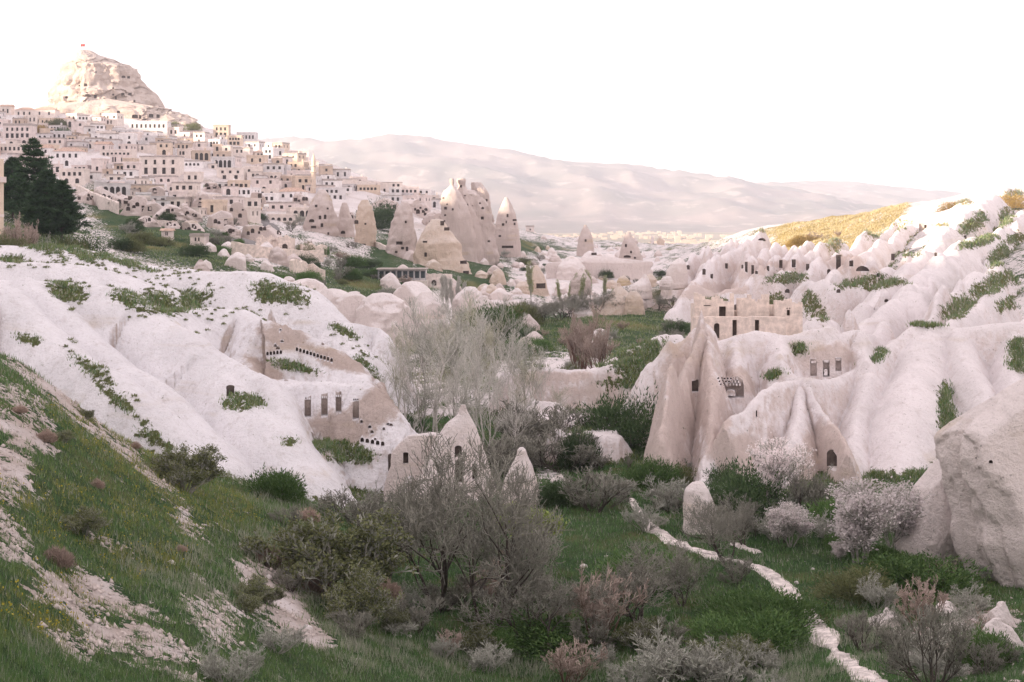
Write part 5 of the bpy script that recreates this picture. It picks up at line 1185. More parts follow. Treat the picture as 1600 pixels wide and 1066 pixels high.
# unit-ish height prototypes, made at their real size
def mk_orchard(seed, mats=("bark_dark","twig_dark"), leaf=None, h=8.0, levels=6): 
    r = rg(seed); return tree_proto("bare_tree", r, [((0.15*k*math.cos(k*2.1),0.15*k*math.sin(k*2.1),-0.4),(0.30*math.cos(k*2.1),0.30*math.sin(k*2.1),1),h*(0.46-0.05*k),h*(0.015-0.002*k)) for k in range(3)], mats, leaf, levels=levels, spread=[0.8,0.75,0.7,0.7,0.7], kids=[6,5,4,3,2], len_dec=0.74, rad_dec=0.55, wig=0.2, up=0.30)
def mk_multi(seed, n, mats, h=4.0, tilt=0.5, leaf=None, levels=5, spread=(0.5,0.55,0.6,0.6), name="bare_shrub", kids=(5,4,3,3), wig=0.14):
    r = rg(seed); return tree_proto(name, r, fan(r, n, h*0.06, tilt, h*0.5, h*0.012), mats, leaf, levels=levels, spread=list(spread), kids=list(kids), len_dec=0.66, rad_dec=0.6, wig=wig, up=0.3)
def mk_poplar(seed, mats=("bark_pale","twig_pale"), h=13.0, leaf=None, sp=0.42, name="bare_tree", kk=(16, 8, 5), ld=0.52, wg=0.12, mr=0.015):
    r = rg(seed); return tree_proto(name, r, [((0,0,-0.5),(r.uniform(-.08,.08),r.uniform(-.08,.08),1),h*0.85,h*0.010)], mats, leaf, levels=4, spread=[sp,0.55,0.6], kids=kk, len_dec=ld, rad_dec=0.5, wig=wg, up=0.45, seg=6, twig_from=2, min_r=mr)
ORCH = [mk_orchard(1), mk_orchard(2), mk_orchard(3, h=8)]
BLOS = [mk_orchard(11, ("bark_grey","twig_grey"), ("blossom",0.065,3,0.14,0.85,None), 6.0, 5), mk_multi(12, 5, ("bark_grey","twig_grey"), 5.0, 0.35, ("blossom",0.06,3,0.14,0.85,None), name="blossom_tree", levels=5, kids=(7,5,4,3))]
GREYB = [mk_multi(21, 12, ("bark_grey","twig_grey"), 3.0, 0.75), mk_multi(22, 12, ("bark_grey","twig_grey"), 3.0, 0.85)]
REDB = [mk_multi(31, 9, ("bark_red","twig_red"), 3.0, 0.6), mk_multi(32, 9, ("bark_red","twig_red"), 8.0, 0.35, spread=(0.3,0.35,0.4,0.4), name="bare_tree", kids=(6,5,4,3), wig=0.07)]
POP = [mk_poplar(41, sp=0.6), mk_poplar(42, sp=0.8), mk_poplar(43, ("bark_grey","twig_grey"), sp=0.7), mk_poplar(44, ("bark_pale","twig_olive"), sp=0.55)]
SLIM = [mk_poplar(45, ("bark_grey","twig_pale"), 10.0, None, 0.22, "poplar", (40, 8, 4), 0.36, 0.06, 0.035), mk_poplar(46, ("bark_grey","twig_olive"), 10.0, ("leaf_lime",0.12,1,0.15,0.5,None), 0.25, "poplar", (40, 8, 4), 0.36, 0.06, 0.035)]
DARKB = [mk_multi(51, 10, ("bark_dark","twig_dark"), 3.0, 0.8), mk_multi(52, 7, ("bark_dark","twig_dark"), 3.5, 0.5)]
SAGE = [mk_multi(61, 12, ("bark_grey","twig_grey"), 2.6, 0.7, ("leaf_olive",0.035,3,0.06,0.9,None), name="sage_shrub")]
LIME = [mk_orchard(71, ("bark_dark","twig_dark"), ("leaf_lime",0.085,3,0.16,0.9,lambda p: p.z > 1.5), 4.6, 5)]

def bush_proto(seed, mats, h=1.4, r=1.5, n=6500, blade=0.20, name="green_bush", up=0.5):
    rr = rg(seed); t = empty(name); V = []; Fc = []
    lob = [(rr.uniform(-0.5,0.5)*r, rr.uniform(-0.5,0.5)*r, rr.uniform(0.5,0.8)*r, rr.uniform(0.7,1.05)*h) for _ in range(6)]
    for _ in range(n):
        lx, ly, lr, lh = rr.choice(lob); a = rr.uniform(0, 2*math.pi); ph = math.acos(rr.uniform(0.0, 1)); k = rr.uniform(0.35, 1.0) ** 0.5 * (1 + 0.12 * math.sin(a * 5 + lx * 9) + 0.1 * math.sin(ph * 7 + ly * 8))
        o_ = Vector((math.sin(ph)*math.cos(a), math.sin(ph)*math.sin(a), math.cos(ph))); p = Vector((lx + lr*k*o_.x, ly + lr*k*o_.y, lh*k*o_.z)); d = (o_*0.7 + Vector((rr.gauss(0,.35), rr.gauss(0,.35), up))).normalized(); s = d.cross(Vector((rr.gauss(0,1), rr.gauss(0,1), rr.gauss(0,1)))).normalized()*blade*rr.uniform(0.07,0.16); L = blade*rr.uniform(0.5,1.1); i = len(V)
        V += [p - s, p + s, p + d*L]; Fc.append((i, i+1, i+2))
    mesh_obj("foliage", V, Fc, MATS[mats[0]], t)
    st = fan(rr, 7, r*0.2, 0.9, h*0.9, 0.03); V, Fc = tubes([([Vector(p), Vector(p)+Vector(d)*L*0.5, Vector(p)+Vector(d)*L], [r_, r_*0.7, r_*0.3]) for p, d, L, r_ in st], 5); mesh_obj("stem", V, Fc, MATS["bark_dark"], t)
    return t
GBUSH = [bush_proto(81, ("leaf_green",)), bush_proto(82, ("leaf_green",), 1.2, 1.6), bush_proto(83, ("leaf_dark",), 1.6, 1.5, 7000, 0.17, up=0.3), bush_proto(84, ("leaf_olive",), 1.2, 1.4, 6000, 0.16, "olive_bush", 0.4)]
DRYB = [bush_proto(85, ("dry_pink",), 1.0, 0.9, 4500, 0.25, "dry_shrub")]
GOLD = [bush_proto(88, ("leaf_gold",), 1.6, 1.5, 5000, 0.2, "golden_bush", 0.4)]
def pine_proto(seed, h, rb):
    rr = rg(seed); t = empty("pine_tree"); MB().tube([(0,0,-1),(0.1,0,h*0.5),(0,0.1,h*0.98)], [h*0.018, h*0.012, h*0.002], 8).build("trunk", MATS["bark_dark"], t)
    V = []; Fc = []; BR = []
    nl = 30
    for i in range(nl):
        f = (i + rr.random()) / nl; z = h * (0.10 + 0.88 * f); R0 = rb * ((1 - f) ** 0.75) * (0.75 + 0.5*rr.random()) * (0.55 + 0.45*min(1, f*6)) + 0.25
        for k in range(9):
            a = rr.uniform(0, 2*math.pi); L = R0 * rr.uniform(0.55, 1.15); tip = Vector((math.cos(a)*L, math.sin(a)*L, L*rr.uniform(-0.05, 0.35))); BR.append(([Vector((0,0,z)), Vector((0,0,z))+tip*0.5, Vector((0,0,z))+tip], [0.06, 0.04, 0.015]))
            m = int(10 + 26 * L / rb)
            for _ in range(m):
                u = rr.uniform(0.25, 1.02); c = Vector((0,0,z)) + tip*u + Vector((rr.gauss(0,.10), rr.gauss(0,.10), rr.gauss(0,.08)))*(0.6+L*0.35)
                for _ in range(4):
                    d = (tip.normalized()*0.6 + Vector((rr.gauss(0,.6), rr.gauss(0,.6), 0.45+rr.gauss(0,.4)))).normalized(); s = d.cross(Vector((rr.gauss(0,1),rr.gauss(0,1),rr.gauss(0,1)))).normalized()*0.07; j = len(V); ln = rr.uniform(0.35, 0.7); V += [c-s, c+s, c+d*ln]; Fc.append((j, j+1, j+2))
    mesh_obj("crown", V, Fc, MATS["needle"], t); v, f_ = tubes(BR, 3); mesh_obj("branch", v, f_, MATS["bark_dark"], t); return t
PINE = [pine_proto(91, 16.5, 5.2), pine_proto(92, 10.0, 3.6)]

_used = set()
def plant(src, loc, s, rz=0.0, label=None, cat="shrub", group=None, name=None, sz=None, tilt=(0, 0)):
    """the first use moves the prototype itself, later ones copy it with its parts"""
    if src.name in _used: o = copy_tree(src)
    else: o = src; _used.add(src.name)
    if name:
        o.name = name
    o.location = loc; o.scale = (s, s, sz or s); o.rotation_euler = (tilt[0], tilt[1], rz); tag(o, label, cat, group)
    return o
def keyed(src):
    _used.add(src.name) if False else None; return src
_rh = {}
def real_height(src):
    k = src.children[0].data.name
    if k not in _rh:
        zs = []
        for ch in src.children:
            co = np.empty(len(ch.data.vertices) * 3, np.float32); ch.data.vertices.foreach_get("co", co); zs.append(np.percentile(co[2::3], 99.0))
        _rh[k] = float(max(zs))
    return _rh[k]
def tree(src, px, py, hpx, href, label, cat="tree", group=None, d=None, dmin=50, name=None, rz=None, wide=1.0, dz=0.0, tilt=(0,0)):
    p = G(px, d) if d else GP(px, py, dmin); 
    s = hpx * p.y / F / real_height(src)
    return plant(src, p + Vector((0, 0, dz)), s * wide, rz if rz is not None else (px * 1.7) % 6.28, label, cat, group, name, s, tilt)

# --- valley floor
tree(ORCH[0], 768, 985, 285, 8.2, "large dark bare tree standing in front of the knobbed cone", group="bare trees on the valley floor", dmin=55, wide=0.78)
tree(ORCH[1], 690, 955, 260, 8.2, "dark bare tree just left of the largest bare tree", group="bare trees on the valley floor", dmin=55, wide=0.78)
tree(ORCH[2], 605, 905, 150, 8.2, "dark bare tree at the foot of the near slope", group="bare trees on the valley floor", dmin=55, wide=0.78)
tree(ORCH[1], 1000, 990, 130, 8.2, "small dark bare tree left of the path bend, low in the view", group="bare trees on the valley floor", dmin=55, wide=1.2)
tree(ORCH[2], 835, 1010, 110, 8.2, "low dark bare tree at the right foot of the largest bare tree", group="bare trees on the valley floor", dmin=55, wide=1.5, rz=1.0)
tree(ORCH[2], 1132, 880, 95, 8.2, "bare tree beside the upright boulder by the path", group="bare trees on the valley floor", dmin=55, wide=1.0, rz=2.0)
tree(ORCH[0], 1066, 948, 95, 8.2, "small bare tree below the path's first bend", group="bare trees on the valley floor", dmin=55, rz=3.0)
tree(ORCH[1], 1162, 855, 65, 8.2, "tiny round bare tree on the lawn left of the blossoms", group="bare trees on the valley floor", dmin=55, rz=4.0)
tree(ORCH[0], 1222, 852, 60, 8.2, "tiny spreading bare tree under the cliff", group="bare trees on the valley floor", dmin=55, rz=5.0)
tree(BLOS[0], 962, 858, 150, 6.2, "round whitish blossoming tree left of the path", "tree", "blossoming trees", dmin=55, name="blossom_tree", wide=1.2)
tree(BLOS[1], 1205, 800, 110, 5.2, "slim blossoming tree against the cliff foot", "tree", "blossoming trees", dmin=55, name="blossom_tree")
tree(BLOS[1], 1345, 885, 130, 5.2, "broad white-blossomed tree below the wide pale fold", "tree", "blossoming trees", dmin=55, name="blossom_tree", wide=1.3, rz=1.0)
tree(BLOS[1], 1395, 860, 100, 5.2, "blossoming tree half hidden at the split boulder", "tree", "blossoming trees", dmin=55, name="blossom_tree", rz=2.2)
tree(BLOS[0], 640, 700, 60, 6.2, "small blossoming tree above the rock saddle", "tree", "blossoming trees", d=118, name="blossom_tree")
tree(DARKB[1], 1250, 808, 80, 3.6, "brown bare sapling clump at the arched cave", "shrub", "bare shrubs", dmin=55)
tree(DARKB[1], 1275, 812, 60, 3.6, "brown bare sapling just right of the sapling clump", "shrub", "bare shrubs", dmin=55)
tree(LIME[0], 862, 925, 140, 4.8, "young tree leafing out lime green right of the bare trees", "tree", dmin=55, name="leafing_tree", wide=1.2)
tree(LIME[0], 838, 880, 90, 4.8, "smaller lime-leafed sapling beside the small round chimney", "tree", dmin=55, name="leafing_tree", rz=2.0)
tree(REDB[0], 935, 1010, 115, 3.0, "red-brown twiggy shrub in the middle of the valley grass", "shrub", "bare shrubs", dmin=50)
tree(REDB[0], 890, 1075, 70, 3.0, "red-brown twiggy shrub cut by the lower edge", "shrub", "bare shrubs", dmin=45, rz=1.0, wide=1.3)
tree(REDB[0], 1440, 990, 80, 3.0, "reddish shrub right of the pale boulder", "shrub", "bare shrubs", dmin=45, rz=2.0)
for i, (px, py, h, w, lab) in enumerate([(1050,1066,95,1.5,"big grey twiggy bush at the lower edge left of the path"),(1130,1078,85,1.5,"grey twiggy bush between the big one and the path"),(1140,1050,60,1.2,"grey tangled bush at the path's left side"),(350,1075,85,1.3,"grey twiggy bush low on the near slope"),(1215,1100,60,1.0,"grey bush cut by the lower edge beside the path"),(990,1085,60,1.4,"low grey bush at the lower edge left of the big one"),(1425,1040,80,1.0,"grey bramble in front of the pale boulder"),(1370,950,60,1.2,"grey bramble hanging over the path's right side"),(1300,850,60,1.2,"grey round bush on the lawn beside the blossoms"),(760,1050,50,1.6,"low grey bush right of the near slope"),(240,690,70,1.0,"thin grey bush on the white slope's foot"),(1010,830,55,1.2,"grey tangle behind the path's far bend"),(1100,800,60,1.3,"grey brush behind the upright boulder"),(1040,790,55,1.3,"grey brush at the foot of the pinnacle"),(1470,1066,70,1.2,"grey bramble between the lower boulders")]):
    tree(GREYB[i % 2], px, py, h * 0.8, 2.9, lab, "shrub", "grey twiggy bushes", dmin=35, wide=w, rz=i * 1.3)
for i, (px, py, h, w, lab) in enumerate([(1455,1075,120,0.8,"dark bare shrub rising right of the path at the lower edge"),(1150,912,40,1.1,"dark bramble hanging over the middle of the path"),(1350,1020,60,1.1,"dark bramble beside the path near the lower edge"),(1130,835,55,1.3,"dark bare thicket right of the upright boulder"),(930,800,60,1.5,"dark brush left of the blossoming tree"),(560,830,60,1.4,"dark brush below the rock house")]):
    tree(DARKB[0], px, py, h, 2.9, lab, "shrub", "dark bare shrubs", dmin=35, wide=w, rz=i * 1.1)
tree(SAGE[0], 525, 935, 130, 2.6, "grey-green feathery shrub on the near slope's edge", "shrub", "feathery shrubs", dmin=35, wide=1.2)
tree(SAGE[0], 560, 985, 90, 2.6, "second grey-green feathery shrub, lower on the near slope", "shrub", "feathery shrubs", dmin=35, rz=2.0)
tree(SAGE[0], 290, 770, 70, 2.6, "leafy green shrub at the foot of the white slope", "shrub", "feathery shrubs", dmin=40, rz=1.0, wide=1.2)
tree(DRYB[0], 600, 945, 34, 1.0, "pinkish dry ball-shaped shrub on the near slope", "shrub", dmin=35)
for i, (px, py, h, w, k, lab) in enumerate([(428,778,40,1.3,0,"bright green bush at the nose of the white slope"),(1002,912,46,1.6,0,"round green bush left of the path's first bend"),(1195,968,44,1.6,1,"green bush hugging the path's left bank"),(1170,1000,40,1.8,1,"lower green bush under the one hugging the path"),(865,1010,36,2.6,0,"long low green bush in the valley grass"),(1160,815,80,1.2,2,"dark green bush at the cliff foot"),(1310,830,50,1.0,0,"green bush beside the broad blossoming tree"),(985,705,85,1.0,2,"big dark evergreen bush below the scarp"),(905,735,60,0.6,2,"narrow dark green bush on the white hump"),(1020,760,40,1.2,0,"green bush at the pinnacle's foot"),(1500,850,36,1.6,1,"green tuft under the giant boulder"),(1440,920,46,2.2,0,"green bank bush below the split boulder"),(950,935,28,1.6,3,"olive bush left of the round green bush"),(640,690,40,1.0,2,"dark green bush behind the rock saddle"),(300,735,40,1.2,3,"olive bush where the near slope meets the white slope"),(880,790,40,1.2,2,"dark bush right of the small round chimney"),(1130,770,40,1.2,2,"dark shrub behind the upright boulder"),(1060,760,36,1.0,3,"olive shrub under the pinnacle"),(980,1000,26,1.2,1,"small green bush by the red-brown shrub"),(1330,930,40,1.6,3,"olive bush on the lawn's edge right of the path"),(1540,1040,50,1.0,0,"green bush left of the tall white boulder")]):
    tree(GBUSH[k], px, py, h, 1.45, lab, "bush", "green bushes of the valley", dmin=40, wide=w, rz=i * 0.9)
rr = rg(15); PATHC = []
for ob in [o for o in bpy.data.objects if o.name.startswith("path")]:
    co = np.empty(len(ob.data.vertices) * 3, np.float32); ob.data.vertices.foreach_get("co", co); PATHC += [tuple(c) for c in co.reshape(-1, 9, 3)[::4, 4, :2]]
for (xa, xb, ya, yb, cnt, where, kinds) in [(620,1000,860,1040,20,"among the valley trees",(DARKB[0],GREYB[0],REDB[0],GBUSH[0],SAGE[0])),(1000,1200,990,1070,8,"along the lower edge by the path",(GREYB[0],GREYB[1],DARKB[0],SAGE[0])),(880,1130,740,800,10,"between path and pinnacle",(DARKB[0],GREYB[0],GBUSH[2],GBUSH[3])),(1130,1420,770,900,16,"at the foot of the eastern cliff",(DARKB[1],GREYB[0],BLOS[1],GBUSH[0],DARKB[0])),(1390,1560,890,1060,12,"on the bank below the giant boulder",(DARKB[0],GREYB[1],GBUSH[0],REDB[0])),(380,640,780,1040,16,"on the near slope's flank",(GREYB[1],SAGE[0],DRYB[0],DARKB[0])),(20,420,600,1040,16,"high on the near slope",(GREYB[0],SAGE[0],DRYB[0])),(860,1010,690,740,8,"beside the ivy hump",(GBUSH[2],GREYB[0],DARKB[1]))]:
    for j in range(cnt):
        src = rr.choice(kinds); px = rr.uniform(xa, xb); py = rr.uniform(ya, yb)
        ref = real_height(src)
        p = GP(px, py, 30, 140); h = rr.uniform(0.6, 1.7) * (0.55 if src in GBUSH or src in DRYB else 1.0) * (0.6 if px < 420 else 1) * (1.6 if src in BLOS else 1)
        if any((p.x - q[0]) ** 2 + (p.y - q[1]) ** 2 < 3.2 for q in PATHC): p = GP(px - 70, py, 30, 140)
        nm = "grey" if src in GREYB else "dark bare" if src in DARKB else "reddish" if src in REDB else "blossoming" if src in BLOS else "dry pinkish" if src in DRYB else "feathery" if src in SAGE else "green"
        plant(src, p, h / ref * rr.uniform(1.0, 1.6), rr.uniform(0, 6), f"{nm} shrub {where}, {ORD[j]} in that spread", "shrub", "shrubs filling the valley", sz=h / ref)
# --- bare thicket in the valley
rr = rg(5); i = 0
for px, d, hpx in [(575,150,100),(590,140,130),(605,158,150),(622,146,200),(636,134,190),(650,162,200),(662,150,235),(676,138,240),(690,128,250),(702,160,225),(714,134,255),(728,148,235),(742,138,240),(755,128,230),(768,156,210),(780,142,215),(792,132,205),(804,150,185),(818,140,190),(832,130,160),(846,142,150),(712,122,220),(655,126,190),(600,128,130),(770,118,170),(800,118,150),(735,118,190),(866,128,110),(880,122,90),(640,118,130)]:
    lab = f"{['pale','straight pale','ash-grey','greenish'][i % 4]} bare tree in the valley thicket, {['front','middle','back'][0 if d < 130 else 1 if d < 146 else 2]} rank, {ORD[i]} counted"
    tree(POP[i % 4], px, 0, hpx * 0.8, 12.6, lab, "tree", "tall bare trees of the thicket", d=d, rz=i * 1.9, wide=rr.uniform(1.0, 1.35)); i += 1
for i, (px, d, h) in enumerate([(600,122,50),(650,116,55),(760,114,60),(800,114,60),(850,118,60),(700,118,60),(830,124,70),(580,134,60),(880,116,50),(790,112,40),(620,116,45),(740,116,55),(870,124,60),(560,142,50)]):
    tree(DARKB[i % 2], px, 0, h, 2.9, f"dark bare undergrowth shrub at the foot of the thicket, {ORD[i]} of them", "shrub", "undergrowth of the thicket", d=d, wide=1.6, rz=i * 0.8)
tree(REDB[1], 905, 0, 105, 7.6, "fan-shaped red-brown bare tree on the orchard slope", "tree", d=178, name="bare_tree")
tree(REDB[1], 935, 0, 95, 7.6, "second fan-shaped red-brown tree leaning right", "tree", d=172, name="bare_tree", rz=2.0, tilt=(0, 0.25))
for i, (px, d, h, k) in enumerate([(692,262,62,0),(700,265,66,0),(707,262,60,0),(716,268,64,0),(722,262,56,0),(832,305,72,1),(898,300,52,1),(905,296,58,1),(912,300,56,1),(922,302,50,1),(876,300,44,1),(960,310,30,1),(945,300,46,1),(888,306,40,1)]):
    tree(SLIM[k], px, 0, h, 10.2, f"slim {'grey' if k == 0 else 'greenish'} poplar beyond the thicket, {ORD[i]} from the left", "tree", "slim poplars", d=d, rz=i)
for i, (px, py, h) in enumerate([(776,508,34),(790,506,30),(834,504,34),(848,503,34),(876,500,36),(889,498,34),(912,496,42),(946,492,36),(961,488,38),(986,486,22),(1030,486,24),(1050,482,22),(968,490,30)]):
    tree(ORCH[i % 3], px, py, h, 8.2, f"small gnarled orchard tree on the slope crest, {ORD[i]} along the row", "tree", "orchard trees on the slope crest", dmin=200, wide=1.3, rz=i * 1.4)
tree(GBUSH[3], 812, 508, 34, 1.45, "round olive-green tree standing in the orchard row", "tree", name="leafing_tree", dmin=200, wide=0.9)
tree(GBUSH[0], 765, 530, 50, 1.45, "bright green bush at the thicket's upper end", "bush", dmin=170, wide=1.0)
# --- pines and shrubs by the left edge
tree(PINE[0], 52, 0, 140, 16.3, "tall dark pine at the left with a sunlit tip", "tree", "pines by the left edge", d=262, wide=1.15)
tree(PINE[1], 96, 0, 92, 9.9, "shorter dark pine on the right flank of the tall one", "tree", "pines by the left edge", d=248, wide=1.25)
tree(PINE[1], 20, 0, 90, 9.9, "dark pine half hidden on the left of the tall one", "tree", "pines by the left edge", d=275, rz=2.0, wide=1.2)
tree(PINE[1], 74, 0, 100, 9.9, "dark pine tight against the tall one's foot", "tree", "pines by the left edge", d=250, rz=4.0, wide=1.2)
for i, (px, d, h, src, w, lab) in enumerate([(122,215,52,GBUSH[2],1.0,"dark green bush right of the pines"),(105,212,46,GBUSH[3],0.8,"olive bush under the shorter pine"),(25,200,60,REDB[0],0.9,"reddish bare shrub left of the pines' trunks"),(45,205,50,REDB[0],0.8,"second reddish bare shrub under the tall pine"),(8,195,40,GBUSH[3],0.8,"yellow-green shrub beside the house corner"),(70,210,40,GREYB[0],0.9,"grey bare shrub in front of the pale rock by the pines"),(158,168,44,DARKB[0],1.0,"dark round bare shrub on the white slope's crest"),(218,200,26,DARKB[1],1.2,"bare shrub on the bank below the town, left of two"),(248,205,24,DARKB[0],1.2,"bare shrub on the bank below the town, middle one"),(268,205,26,DARKB[1],1.2,"bare shrub on the bank below the town, right of the pair"),(338,230,22,GBUSH[0],0.9,"bright green bush on the bank left of the curved wall")]):
    ref = 1.45 if src in GBUSH else 2.9; tree(src, px, 0, h, ref, lab, "shrub", "shrubs on the western bank", d=d, wide=w, rz=i)
# --- shrubs scattered over the middle slopes and the town
rr = rg(9); n = 0; srcs = [(DARKB[0], 2.9, "dark bare"), (GBUSH[2], 1.45, "dark green"), (GBUSH[3], 1.45, "olive"), (GREYB[0], 2.9, "grey twiggy"), (GBUSH[0], 1.45, "green"), (REDB[0], 2.9, "reddish bare")]
zones = [((400,600),(430,520),26,"above the thicket"),((470,600),(385,440),22,"below the town's first chimneys"),((880,1060),(500,620),34,"on the slope right of the red-brown trees"),((740,900),(520,560),14,"on the orchard slope"),((180,420),(345,400),30,"on the bank below the cave outcrops"),((740,860),(385,440),16,"beside the pointed cone"),((1020,1100),(430,480),10,"at the eastern hill's foot"),((600,660),(440,470),10,"by the arcaded ruin"),((880,1010),(425,445),10,"on the green terrace")]
for (xa, xb), (ya, yb), cnt, where in zones:
    for j in range(cnt):
        px = rr.uniform(xa, xb); py = rr.uniform(ya, yb); p = GP(px, py, 130, 900); src, ref, nm = rr.choice(srcs); ref = real_height(src); h = rr.uniform(0.9, 2.6)
        plant(src, p, h / ref * rr.uniform(1.0, 1.5), rr.uniform(0, 6), f"{nm} shrub {where}, {ORD[j % 30] if j < 30 else 'last'} in that patch" if j < 30 else f"{nm} shrub {where}, far end, {ORD[j-30]}", "shrub", "shrubs scattered over the middle slopes", sz=h / ref)
for i, (px, py, h, src, lab) in enumerate([(86,204,18,GBUSH[3],"sunlit green tree below the castle rock"),(98,214,14,GBUSH[2],"round dark tree in the upper town"),(62,208,12,GOLD[0],"golden bush among upper houses"),(18,276,22,GBUSH[2],"dark tree behind the house corner"),(210,268,9,GBUSH[2],"small tree left of the big cream hotel"),(330,300,12,GBUSH[0],"green tuft above the cave outcrops"),(408,345,12,GBUSH[2],"dark bush at the road bend"),(470,352,18,GREYB[0],"grey thicket at the first chimney's foot"),(455,362,16,DARKB[0],"dark thicket left of the first chimney"),(178,330,14,DARKB[0],"dark shrub at the rubble wall's end"),(592,358,40,GBUSH[2],"dark green shrub mass in the gully"),(596,345,18,GBUSH[0],"green bush at the gully's head"),(270,205,14,GBUSH[3],"olive scrub below the castle shelf"),(300,205,12,GBUSH[3],"olive scrub on the skyline")]):
    ref = 1.45 if src in GBUSH + GOLD else 2.9; tree(src, px, py, h, ref, lab, "tree" if "tree" in lab else "shrub", "greenery among the houses", dmin=300, wide=1.0, rz=i)
for i, (px, d, h) in enumerate([(1255,425,14),(1268,428,20),(1238,425,10),(1310,415,10),(1495,370,18),(1530,366,10),(1580,360,20),(1560,362,12),(1420,395,8),(1350,405,8)]):
    x = (px - 800) / F * d; tree(REDB[0] if i % 2 else GOLD[0], px, 0, h, 2.9 if i % 2 else 1.6, f"sunlit {'bare' if i % 2 else 'golden'} bush on the eastern skyline, {ORD[i]} of the row listed", "shrub", "bushes on the eastern skyline", d=d, rz=i, wide=1.4, dz=0.3)
# ------------------------------------------------------------------ grass, flowers and low scrub
rs = np.random.RandomState(12)
def blades(name, x, y, z, h, w, dry, yel, mat="meadow", lean=0.35, label=None, cat=None):
    n = len(x); a = rs.uniform(0, 2*np.pi, n); la = rs.uniform(0, 2*np.pi, n); ll = rs.uniform(0.1, 1.0, n) * lean
    ux, uy = np.cos(a) * w / 2, np.sin(a) * w / 2
    V = np.empty((n, 3, 3)); V[:, 0] = np.stack([x - ux, y - uy, z - 0.03], -1); V[:, 1] = np.stack([x + ux, y + uy, z - 0.03], -1)
    V[:, 2] = np.stack([x + np.cos(la) * ll * h, y + np.sin(la) * ll * h, z + h], -1)
    o = mesh_obj(name, V.reshape(-1, 3), np.arange(3 * n).reshape(-1, 3), MATS[mat])
    attr(o, "dry", np.repeat(dry, 3)); attr(o, "yel", np.repeat(yel, 3)); tag(o, label, cat, kind="stuff"); return o
N = 720000
d = np.exp(rs.uniform(math.log(24), math.log(150), N)); px = rs.uniform(-60, 1660, N); x = (px - 800) / F * d
z = H(x, d); g, dr, so = ground_masks(x, d, z); py = HZ - F * z / d
patchn = fbm(x * 0.45, d * 0.45, 7.7, 3); fine = fbm(x * 1.6, d * 1.6, 3.1, 2)
pathm = np.zeros(N, bool)
for ob in [o for o in bpy.data.objects if o.name.startswith("path")]:
    co = np.empty(len(ob.data.vertices) * 3, np.float32); ob.data.vertices.foreach_get("co", co); co = co.reshape(-1, 9, 3)[::2, 4, :2]
    wid = 0.36
    for c in co: pathm |= (x - c[0]) ** 2 + (d - c[1]) ** 2 < wid ** 2
keep = (rs.rand(N) < np.clip((g + 0.55 * fine - 0.36) * 2.6, 0, 1)) & ~pathm & (py < 1120) & (py > 520) & (rs.rand(N) < 0.75)
nz = fbm(x * 0.25, d * 0.25, 2.2, 3)
sage = np.zeros(N)
for e in [(480,900,90,60,40),(400,860,60,30,30),(540,1000,80,50,30),(780,1040,110,24,0),(1050,1050,120,40,0),(300,900,70,40,30),(440,790,60,20,20),(620,1010,60,30,20),(900,1050,90,25,0),(1200,1050,90,40,0),(200,870,60,24,20),(390,700,60,14,30),(1330,1000,60,60,0)]: sage = np.maximum(sage, ell(px, py, e, nz))
dryv = np.clip(0.12 + 0.85 * sage * sstep(-0.25, 0.15, patchn) + 0.5 * sstep(0.28, 0.5, patchn), 0, 0.95)
yelv = np.zeros(N)
for e in [(170,690,110,50,35),(270,760,90,70,40),(120,800,120,60,10),(80,950,100,60,0),(230,870,80,40,0),(360,790,60,30,30),(330,640,60,20,30),(540,770,60,14,0),(1480,900,90,50,0)]: yelv = np.maximum(yelv, ell(px, py, e, nz))
yelv = np.clip((yelv + 0.22 * (px < 600)) * sstep(-0.3, 0.25, fine) * 0.85, 0, 0.85)
hh = (0.10 + 0.22 * rs.rand(N) ** 2 + 0.22 * np.clip(patchn + 0.1, 0, 1) + 0.18 * sage) * (0.8 + 0.5 * sstep(40, 120, d))
ww = np.maximum(0.018, d * 0.00055) * rs.uniform(0.7, 1.5, N)
k = keep
blades("grass", x[k], d[k], z[k], hh[k], ww[k], np.where(rs.rand(k.sum()) < dryv[k], rs.uniform(0.5, 1, k.sum()), 0.06), yelv[k], lean=0.7, label="spring grass covering the near slope and valley floor", cat="grass")
# thinner cover on the farther slopes and the golden crest in the east
def far_cover(n, d0, d1, p0, p1, hs, ws, yel, lab, mat="meadow"):
    d = np.exp(rs.uniform(math.log(d0), math.log(d1), n)); px = rs.uniform(p0, p1, n); x = (px - 800) / F * d; z = H(x, d); g, dr, so = ground_masks(x, d, z)
    k = rs.rand(n) < np.clip((g + 0.5 * fbm(x * 0.35, d * 0.35, 3.1, 3) - 0.40) * 2.4, 0, 1); x, d, z, dr = x[k], d[k], z[k], dr[k]; m = len(x)
    blades("grass", x, d, z, rs.uniform(0.5, 1.3, m) * hs, rs.uniform(0.6, 1.3, m) * ws, np.where(rs.rand(m) < 0.35, rs.uniform(0.3, 0.9, m), 0.1) if yel < 0.6 else rs.uniform(0, 0.35, m), rs.uniform(0.4, 1.0, m) * yel, mat=mat, lean=0.8, label=lab, cat="grass")
far_cover(120000, 150, 330, -40, 1160, 0.42, 0.14, 0.5, "thin grass on the middle slopes below the town")
far_cover(60000, 345, 520, 1180, 1440, 0.55, 0.30, 1.0, "golden sunlit grass along the eastern crest", "meadow_gold")
